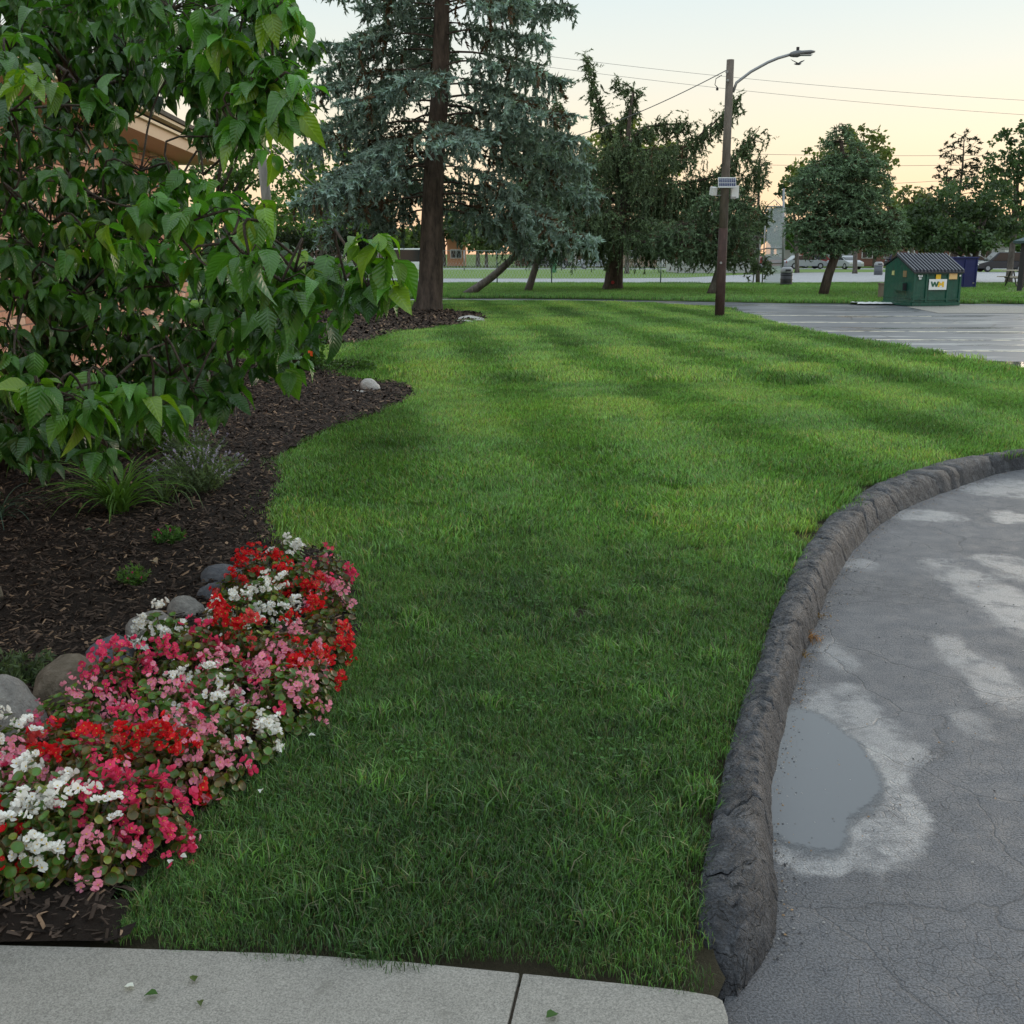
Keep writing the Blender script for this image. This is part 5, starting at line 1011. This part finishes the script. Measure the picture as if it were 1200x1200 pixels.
for (x, y, w, h_, k, lb, sd_) in ((434,457,.13,.1,'pale','pale grey stone near the tip of the first mulch bed',21),(421,461,.09,.03,'pale','small cream stone lying left of the pale grey stone',22),(552,375,.3,.08,'pale','largest white rock at the right end of the spruce bed',23),(545,378,.2,.05,'pale','white rock left of the largest white rock',24),(562,377,.16,.05,'pale','white rock nearest the lawn beside the spruce bed',25)):
    p = at(x, y, .04); o = obj('pale_stone', rock_mesh(sd_, RK[k])); o.location = (p.x, p.y, .04+h_*.3); o.scale = (w, w*.6, h_); tag(o, lb, 'stone')
# ------------------------------------------------------------------ begonias
def round_leaf(seed):
    r = random.Random(seed); V = [(0,.5,0)]; UV = [(.5,.5)]; n = 9
    for ring, rr in ((0,.55),(1,1)):
        for i in range(n): a = 2*math.pi*i/n-math.pi/2; V.append((.5*rr*math.cos(a), .5+.5*rr*math.sin(a)*(1 if i else .8), .16*rr*rr+r.uniform(-.03,.03))); UV.append((.5+.5*rr*math.cos(a), .5+.5*rr*math.sin(a)))
    F = [(0,1+i,1+(i+1) % n) for i in range(n)]
    for i in range(n): j = (i+1) % n; F += [(1+i,1+n+i,1+n+j),(1+i,1+n+j,1+j)]
    return np.array(V), np.array(F), np.array(UV)
RL = [round_leaf(s) for s in range(3)]
nm = NT('begonia_leaf'); a_ = nm.n('Attribute', attribute_name='tintc'); uv = nm.n('UVMap'); ds = nm.n('VectorMath', operation='DISTANCE'); ds.inputs[1].default_value = (.5,.5,0); nm.l(uv.outputs[0], ds.inputs[0])
edge = nm.ramp(ds.outputs['Value'], [(.36,0.),(.5,1.)]); c_ = nm.mix(nm.math('MULTIPLY', edge, .55), a_.outputs['Color'], (.22,.05,.02)); nm.base(c_); nm.rough(.3); tr = nm.n('BsdfTranslucent'); nm.l(nm.mix(1, c_, (1.4,1.5,.6), 'MULTIPLY'), tr.inputs['Color']); ms = nm.n('MixShader'); ms.inputs[0].default_value = .25; nm.l(nm.b.outputs[0], ms.inputs[1]); nm.l(tr.outputs[0], ms.inputs[2]); nm.l(ms.outputs[0], nm.o.inputs[0]); M_bleaf = nm.m
M_petal = leafy('petal', .45, .3, .35)
for nd_ in M_petal.node_tree.nodes:
    if nd_.type == 'MIX' and abs(nd_.inputs[7].default_value[2]-.6) < .01: nd_.inputs[7].default_value = (1.05,1,1,1)
nt = M_petal.node_tree
def blossom_mesh(col, seed, mat):
    """a cluster of begonia flowers, about 6 cm across; each has two wide and two narrow petals and a yellow heart"""
    r = np.random.default_rng(seed); Vs, Fs, Cs = [], [], []; b = 0
    for k in range(r.integers(3, 7)):
        c = r.normal(0, .0165, 3)*np.array([1,1,.7]); n = np.array([r.normal(0,.9), -.6+r.normal(0,.8), .7]); n /= np.linalg.norm(n); u = np.cross(n, r.normal(size=3)); u /= np.linalg.norm(u); w = np.cross(n, u); R_ = r.uniform(.009,.015)
        cc = np.array(col)*r.uniform(.75,1.15)
        for q in range(4):
            a = q*math.pi/2+r.normal(0,.12); wide = .95 if q % 2 == 0 else .5; d = u*math.cos(a)+w*math.sin(a); s = np.cross(n, d); V = [c]
            for (t, ww, hh) in ((.45,.7,.14),(.85,.85,.42),(1.02,.45,.62)):
                for sg_ in (-1,1): V.append(c+d*R_*t+s*sg_*R_*ww*wide+n*R_*(hh+.16*(1-abs(sg_)*.5)*(1 if t < .9 else .4)))
            Vs += V; Fs += [(b,b+2,b+1),(b+1,b+2,b+4),(b+1,b+4,b+3),(b+3,b+4,b+6),(b+3,b+6,b+5)]; Cs += [cc*.85]+[cc]*6; b += 7
        V = [c+n*R_*.42]+[c+(u*math.cos(i*1.256)+w*math.sin(i*1.256))*R_*.22+n*R_*.18 for i in range(5)]; Vs += V; Fs += [(b,b+1+i,b+1+(i+1) % 5) for i in range(5)]; Cs += [np.array((.7,.5,.06))]*6; b += 6
    return np_mesh('blossom', np.array(Vs), np.array(Fs), mat, np.array(Cs), None, True)
PET = {'white': (.86,.87,.83), 'red': (.68,.012,.02), 'hot': (.78,.06,.17), 'pink': (.82,.3,.42), 'coral': (.78,.1,.1)}
BL = {k: [blossom_mesh(v, i*7+j, M_petal) for j in range(4)] for i, (k, v) in enumerate(PET.items())}
G_BEG = 'bedding begonias in the flower strip'
PL = [ # px, py of the middle of the plant, size factor, colour, label
 (350,642,.62,'white','white begonia at the far tip of the flower strip, the tallest there'),
 (318,668,.8,'red','red begonia at the far left of the strip just below the white tip'),(395,668,.8,'hot','hot pink begonia at the far right end overhanging the lawn'),(362,678,.8,'red','red begonia in the middle of the far group'),(285,682,.5,'red','small red begonia touching the slate stones'),(402,695,.6,'pink','pale pink begonia on the lawn side below the hot pink one'),
 (327,702,.8,'white','white begonia between two red ones near the far end'),(288,716,.7,'white','low white begonia above the red ones by the slate stones'),(385,745,.85,'red','red begonia on the lawn side below the white one'),(272,742,.8,'red','red begonia right of the cream white one'),
 (205,742,.75,'white','cream white begonia against the smooth grey stone'),(345,770,.85,'pink','light pink begonia with dense double flowers near the lawn'),(310,752,.7,'coral','coral red begonia in the centre of the strip'),(236,772,.9,'hot','rose pink begonia in the middle, below the red one'),(372,785,.7,'red','deep red begonia at the lawn edge, furthest right of the middle'),
 (155,795,.85,'hot','magenta pink begonia reaching over the dark upright stone'),(280,800,.8,'pink','light pink begonia above the central white one'),(345,815,.85,'pink','pale pink begonia hanging over the lawn in the middle'),(250,828,.9,'white','white begonia in the centre of the strip among pink ones'),(290,855,.8,'white','white begonia on the lawn side, centre of the strip'),
 (195,840,.9,'pink','mixed pink begonia left of the central white one'),(98,850,.85,'pink','pink begonia next to the brown mossy stone'),(225,880,.85,'pink','pink begonia on the lawn side above the bright red one'),(150,880,.85,'hot','rose begonia in the near middle of the strip'),(85,885,.7,'red','red begonia above the near white group'),
 (190,915,.95,'red','bright scarlet begonia at the lawn side of the near group'),(255,900,.7,'pink','small pale pink begonia leaning onto the grass'),(115,920,.85,'red','dark red begonia left of the scarlet one'),(15,905,.95,'white','white begonia at the left edge below the grey boulder'),(60,930,.8,'pink','pale pink begonia squeezed between white and red'),
 (45,965,.9,'white','second white begonia from the left edge'),(125,965,.9,'hot','hot pink begonia below the dark red one'),(178,962,.8,'hot','hot pink begonia nearest the lawn corner'),(8,985,.6,'red','red begonia cut by the left edge'),(95,1015,.95,'white','nearest white begonia in front of the bare soil'),(45,1030,.85,'white','low white begonia at the front left corner'),(130,1030,.5,'pink','tiny pink begonia beside the nearest white one'),(-15,1040,.8,'red','orange red begonia at the very front left edge')]
rb_ = np.random.default_rng(88)
for (x, y, sz, colr, lb) in PL:
    x -= 14; y = y-26 if y > 990 else y; far = y < 730; p = at(x, y+(10 if y < 900 else 2), .1); p.z = .02; Rr = .138*sz+.015; Hh = .24*sz+.03
    t = tag(empty('begonia_plant', p), lb, 'begonia', G_BEG); items = []; nl = int(330*sz**1.5)
    bronze = colr in ('red','hot') or (colr == 'pink' and rb_.random() < .5)
    for i in range(nl):
        d = rb_.normal(size=3); d /= np.linalg.norm(d); d[2] = abs(d[2]); q = d*np.array([Rr,Rr,Hh])*rb_.uniform(.55,1.0); q[2] = max(q[2], .03)
        o_ = d+rb_.normal(0,.45,3)+np.array([0,0,.5]); nn = o_/np.linalg.norm(o_); yv = np.cross(nn, rb_.normal(size=3)); yv /= np.linalg.norm(yv); xv = np.cross(yv, nn); L = rb_.uniform(.019,.036)
        c = np.array([.07,.16,.025]) if not bronze else (np.array([.1,.085,.022]) if rb_.random() < .4 else np.array([.065,.13,.022])); c = c*rb_.uniform(.5,1.5)
        if rb_.random() < .07: c = np.array([.2,.26,.03])
        items.append((q+np.array(p), np.stack([xv*L, yv*L, nn*L], 1), c, int(rb_.integers(0,3)), L))
    V, F, C_, U = join_leaves(items, RL, p); obj('foliage', np_mesh('foliage', V, F, M_bleaf, C_, U, True), t)['kind'] = 'stuff'
    st = MB()
    for i in range(6): a = i*1.05; st.tube([(0,0,-.01),(.3*Rr*math.cos(a),.3*Rr*math.sin(a),Hh*.4),(.6*Rr*math.cos(a),.6*Rr*math.sin(a),Hh*.8)], [.006,.005,.003], 5, False)
    st.build('stem', plain('begonia_stem', (.14,.1,.04), .5, .2, 9, 0) if 'begonia_stem' not in bpy.data.materials else bpy.data.materials['begonia_stem'], t)
    nf = int(50*sz**1.2)
    cc_ = [(rb_.random(), rb_.uniform(0,6.28)) for _ in range(int(8+8*sz))]
    for i in range(nf):
        g0, t0 = cc_[i % len(cc_)]; g_ = min(1, max(0, g0+rb_.normal(0,.06))); th = t0+rb_.normal(0,.22); ph = math.acos(1-g_*.92); d = np.array([math.sin(ph)*math.cos(th), math.sin(ph)*math.sin(th), math.cos(ph)])
        q = d*np.array([Rr,Rr,Hh])*rb_.uniform(.98,1.16); cc = colr
        if rb_.random() < .1: cc = {'red':'coral','hot':'pink','pink':'hot','coral':'red','white':'white'}[colr]
        o = bpy.data.objects.new('blossom', BL[cc][rb_.integers(0,4)]); link(o, t); o.location = q; o.scale = [rb_.uniform(.58,1.0)]*3; o.rotation_euler = (rb_.normal(0,.25), rb_.normal(0,.25), math.atan2(d[1], d[0])+math.pi/2 if ph > .5 else rb_.uniform(0,6.28))
# ------------------------------------------------------------------ other bed plants
def strap_plant(c, n, L0_, L1_, w, label, col, seed, cat='plant', name='lily_plant', droop=1.0):
    t = tag(empty(name, c), label, cat); r = np.random.default_rng(seed); V, F, C_ = [], [], []; b = 0
    for i in range(n):
        az = r.uniform(0, 6.28); L = r.uniform(L0_, L1_); e0 = r.uniform(.75,1.5); p = np.array([r.normal(0,.02), r.normal(0,.02), 0]); e = e0; s = np.array([-math.sin(az), math.cos(az), 0]); cc = np.array(col)*r.uniform(.6,1.4)
        for k in range(9):
            ww = w*(1-(k/8)**2)*.5+.0005; V += [p-s*ww, p+np.array([0,0,-ww*.5]), p+s*ww]; C_ += [cc*(1.1-.03*k)]*3
            if k < 8: F += [(b+k*3,b+k*3+1,b+k*3+4),(b+k*3,b+k*3+4,b+k*3+3),(b+k*3+1,b+k*3+2,b+k*3+5),(b+k*3+1,b+k*3+5,b+k*3+4)]
            p = p+np.array([math.cos(az)*math.cos(e), math.sin(az)*math.cos(e), math.sin(e)])*L/8; e -= droop*r.uniform(.12,.3)
        b += 27
    obj('blades', np_mesh('blades', np.array(V), np.array(F), M_foliage, np.array(C_)), t); return t
strap_plant(at(140,602,.03), 110, .3, .68, .019, 'arching green lily clump standing in the near mulch', (.12,.24,.05), 601)
strap_plant(at(192,590,.03), 28, .3, .6, .01, 'thin arching blades leaning right of the lily clump', (.1,.15,.06), 602, droop=1.4)
strap_plant(at(-4,612,.03), 40, .25, .5, .009, 'blue green grass tuft cut by the left edge', (.07,.12,.09), 603, 'ornamental grass', 'grass_tuft', 1.3)
strap_plant(at(190,990,.0), 22, .1, .22, .009, 'coarse weedy grass tuft at the corner of the flower strip', (.1,.18,.07), 604, 'grass tuft', 'grass_tuft')
def sprig_plant(c, rad, h, n, label, col, fcol, ff, seed, name='sage_plant', cat='plant', ls=.014, fs=.012):
    t = tag(empty(name, c), label, cat); r = np.random.default_rng(seed); fo = Foliage(seed); fl = Foliage(seed+1); st = MB()
    for i in range(n):
        a = r.uniform(0,6.28); k = r.random()**.6; top = np.array([rad*k*math.cos(a), rad*k*math.sin(a), h*r.uniform(.6,1.05)*(1-.35*k)]); b = top*np.array([.25,.25,0]); mid = (b+top)/2+np.array([0,0,h*.08])
        st.tube([Vector(b), Vector(mid), Vector(top)], [.0025,.002,.001], 3, False); fo.twig([b+(mid-b)*.3, mid, top], int(26), ls*2.2, ls*.8, np.array(col)*r.uniform(.7,1.4), 1.3)
        if r.random() < ff: fl.twig([mid*.35+top*.65, top, top*1.06], 16, fs*1.3, fs*.8, np.array(fcol)*r.uniform(.7,1.2), 1.4)
    st.build('stem', M_foliage if False else plain('sage_stem', (.12,.14,.09), .7, .1, 5, 0) if 'sage_stem' not in bpy.data.materials else bpy.data.materials['sage_stem'], t); fo.build('foliage', t, (0,0,0), M_foliage)
    if fl.P: fl.build('flower_spikes', t, (0,0,0), M_petal)
    return t
sprig_plant(at(238,578,.03), .34, .36, 150, 'airy lavender flowered sage bush nearest the lily clump', (.13,.19,.09), (.5,.47,.62), .5, 611)
sprig_plant(at(228,548,.03), .26, .36, 90, 'smaller grey green sage bush behind the lavender one', (.13,.19,.1), (.5,.47,.62), .4, 612)
sprig_plant(at(200,640,.03), .1, .12, 42, 'small bright green mound plant with magenta flowers below the lily clump', (.07,.17,.035), (.5,.02,.16), .1, 613, 'dianthus_plant', ls=.012, fs=.008)
sprig_plant(at(157,688,.03), .085, .12, 40, 'smallest green mound plant with a few magenta flowers above the stones', (.09,.19,.04), (.5,.02,.16), .1, 614, 'dianthus_plant', ls=.011, fs=.008)
sprig_plant(at(20,808,.03), .2, .14, 45, 'sprawling grey green herb behind the large boulder', (.09,.13,.06), (.3,.3,.3), 0, 615, 'herb_plant', ls=.016)
sprig_plant(at(135,768,.03), .08, .08, 12, 'tiny weed sprouting behind the dark upright stone', (.08,.12,.05), (.3,.3,.3), 0, 616, 'weed', 'weed')
# marker flags
M_flag = plain('orange_flag', (.85,.12,.02), .5, .05, 4, 0)
for (x, y, h_, lb) in ((277,496,.3,'orange marker flag on the mulch nearest the sage bush'),(362,441,.34,'orange marker flag near the small bright shrub')):
    p = at(x, y, .03); t = tag(empty('marker_flag', p, random.uniform(-.5,.5)), lb, 'marker flag', 'orange marker flags'); m_ = MB(); m_.tube([(0,0,-.02),(0,0,h_)], .0018, 5); m_.build('wire_stake', M_metal, t)
    m_ = MB(); vs = [(x_*.02, .006*math.sin(x_*1.5), h_-.002-z_*.022-.004*x_) for x_ in range(4) for z_ in range(4)]; vs += [(v[0], v[1]+.0008, v[2]) for v in vs]; fq = [(i*4+j, i*4+j+1, i*4+j+5, i*4+j+4) for i in range(3) for j in range(3)]; m_.add(vs, fq+[tuple(16+q for q in reversed(f)) for f in fq]); m_.build('flag', M_flag, t)
# fallen leaves, petals, debris
def debris(x, y, z, s, col, label, seed, name='fallen_leaf', cat='leaf'):
    V, F, U = leaf_template(4, .32, .3, .4, .05, seed); o = obj(name, np_mesh(name, V*s, F, M_foliage, np.tile(np.array(col), (len(V), 1)), None, True)); p = at(x, y, z); o.location = p; o.rotation_euler = (.15,.1,seed*1.7); return tag(o, label, cat)
debris(185,1165,.02,.03,(.05,.12,.02),'small green leaf fallen on the left slab',1); debris(235,1172,.02,.02,(.09,.12,.04),'tiny crumpled leaf near the joint on the left slab',2); debris(640,1192,.02,.03,(.06,.13,.03),'green leaf right of the sidewalk joint',3)
debris(228,1150,.02,.025,(.08,.12,.03),'green scrap at the upper part of the left slab',4); debris(100,772,.07,.09,(.4,.42,.34),'pale curled leaf on the mulch behind the stones',5); debris(178,657,.07,.06,(.5,.4,.3),'pale wood chip lying between the two mound plants',6,'wood_chip','wood chip'); debris(100,622,.07,.05,(.12,.25,.12),'green leaf on the mulch left of the lily clump',7)
for i, (x, y) in enumerate(((211,1003),(198,1012),(157,1156),(306,925),(362,862))):
    debris(x, y, .05 if y < 1100 else .018, .022, (.75,.75,.72), ['white petal fallen in the grass beside the flower strip','second white petal just left of the first','white petal on the left sidewalk slab','white petal in the grass beside the pale pink begonia','pale petal in the grass below the middle begonias'][i], 10+i, 'fallen_petal', 'petal')
def tuft_weed(x, y, label, col, seed, n=26, L=.05, z=-.09): return strap_plant(at(x, y, z), n, L*.5, L, .004, label, col, seed, 'weed', 'dry_weed', 1.5)
tuft_weed(951,748,'dry orange brown weeds in the gutter crack along the curb',(.3,.15,.06),701,40,.07); tuft_weed(944,768,'short brown weeds just below the orange ones at the curb',(.2,.13,.06),702,22,.05); tuft_weed(962,722,'sparse weeds above the orange ones at the curb foot',(.2,.12,.05),703,20,.05)

# grit washed along the gutter, and broken bits in it
rg = np.random.default_rng(91); V, F, C_ = [], [], []
for i in range(3600):
    k = int(rg.uniform(3, 400)); a_ = KRs[k]; nx_ = KRs[k]-KLs[k]; nx_ = nx_/np.linalg.norm(nx_); d = abs(rg.normal(0,.05))+.004 if i < 2600 else rg.uniform(0,1.6)
    q = a_[:2]+nx_[:2]*d+rg.normal(0,.01,2); sz_ = rg.uniform(.0015,.0045); b_ = len(V); yaw = rg.uniform(0,6.28)
    for (x_, y_, z_) in ((-1,-.7,0),(1,-.6,0),(.8,.8,0),(-.9,.7,0),(0,0,.9)): V.append((q[0]+sz_*(x_*math.cos(yaw)-y_*math.sin(yaw)), q[1]+sz_*(x_*math.sin(yaw)+y_*math.cos(yaw)), -.097+sz_*z_))
    F += [(b_,b_+1,b_+4),(b_+1,b_+2,b_+4),(b_+2,b_+3,b_+4),(b_+3,b_,b_+4)]; c = np.array((.25,.24,.23) if rg.random() < .6 else ((.07,.07,.075) if rg.random() < .6 else (.28,.18,.1)))*rg.uniform(.6,1.4); C_ += [c]*5
tag(obj('grit', np_mesh('grit', np.array(V), np.array(F), M_chip, np.array(C_))), 'loose grit and crumbs along the foot of the curb', 'grit', kind='stuff')

rc = np.random.default_rng(97); items = []
for i in range(24):
    x0 = rc.uniform(-1.2,1.3); y0 = rc.uniform(2.4,6.2)
    if not lawn_pts(np.array([x0]), np.array([y0]), .05)[0]: continue
    for j in range(rc.integers(8, 26)):
        q = np.array([x0+rc.normal(0,.06), y0+rc.normal(0,.06), rc.uniform(.025,.05)]); base = rc.uniform(0,6.28); L = rc.uniform(.007,.011)
        if not lawn_pts(q[:1], q[1:2], .03)[0]: continue
        for k in range(3):
            a = base+k*2.094; yv = np.array([math.cos(a), math.sin(a), rc.uniform(.05,.35)]); yv /= np.linalg.norm(yv); xv = np.cross(yv, [0,0,1.]); xv /= np.linalg.norm(xv); nn = np.cross(xv, yv)
            items.append((q, np.stack([xv*L, yv*L, nn*L], 1), np.array([.07,.17,.04])*rc.uniform(.7,1.4), int(rc.integers(0,3)), L))
V, F, C_, U = join_leaves(items, RL, (0,0,0))
tag(obj('clover', np_mesh('clover', V, F, M_foliage, C_, None, True)), 'small clover patches growing through the near lawn', 'clover', kind='stuff')
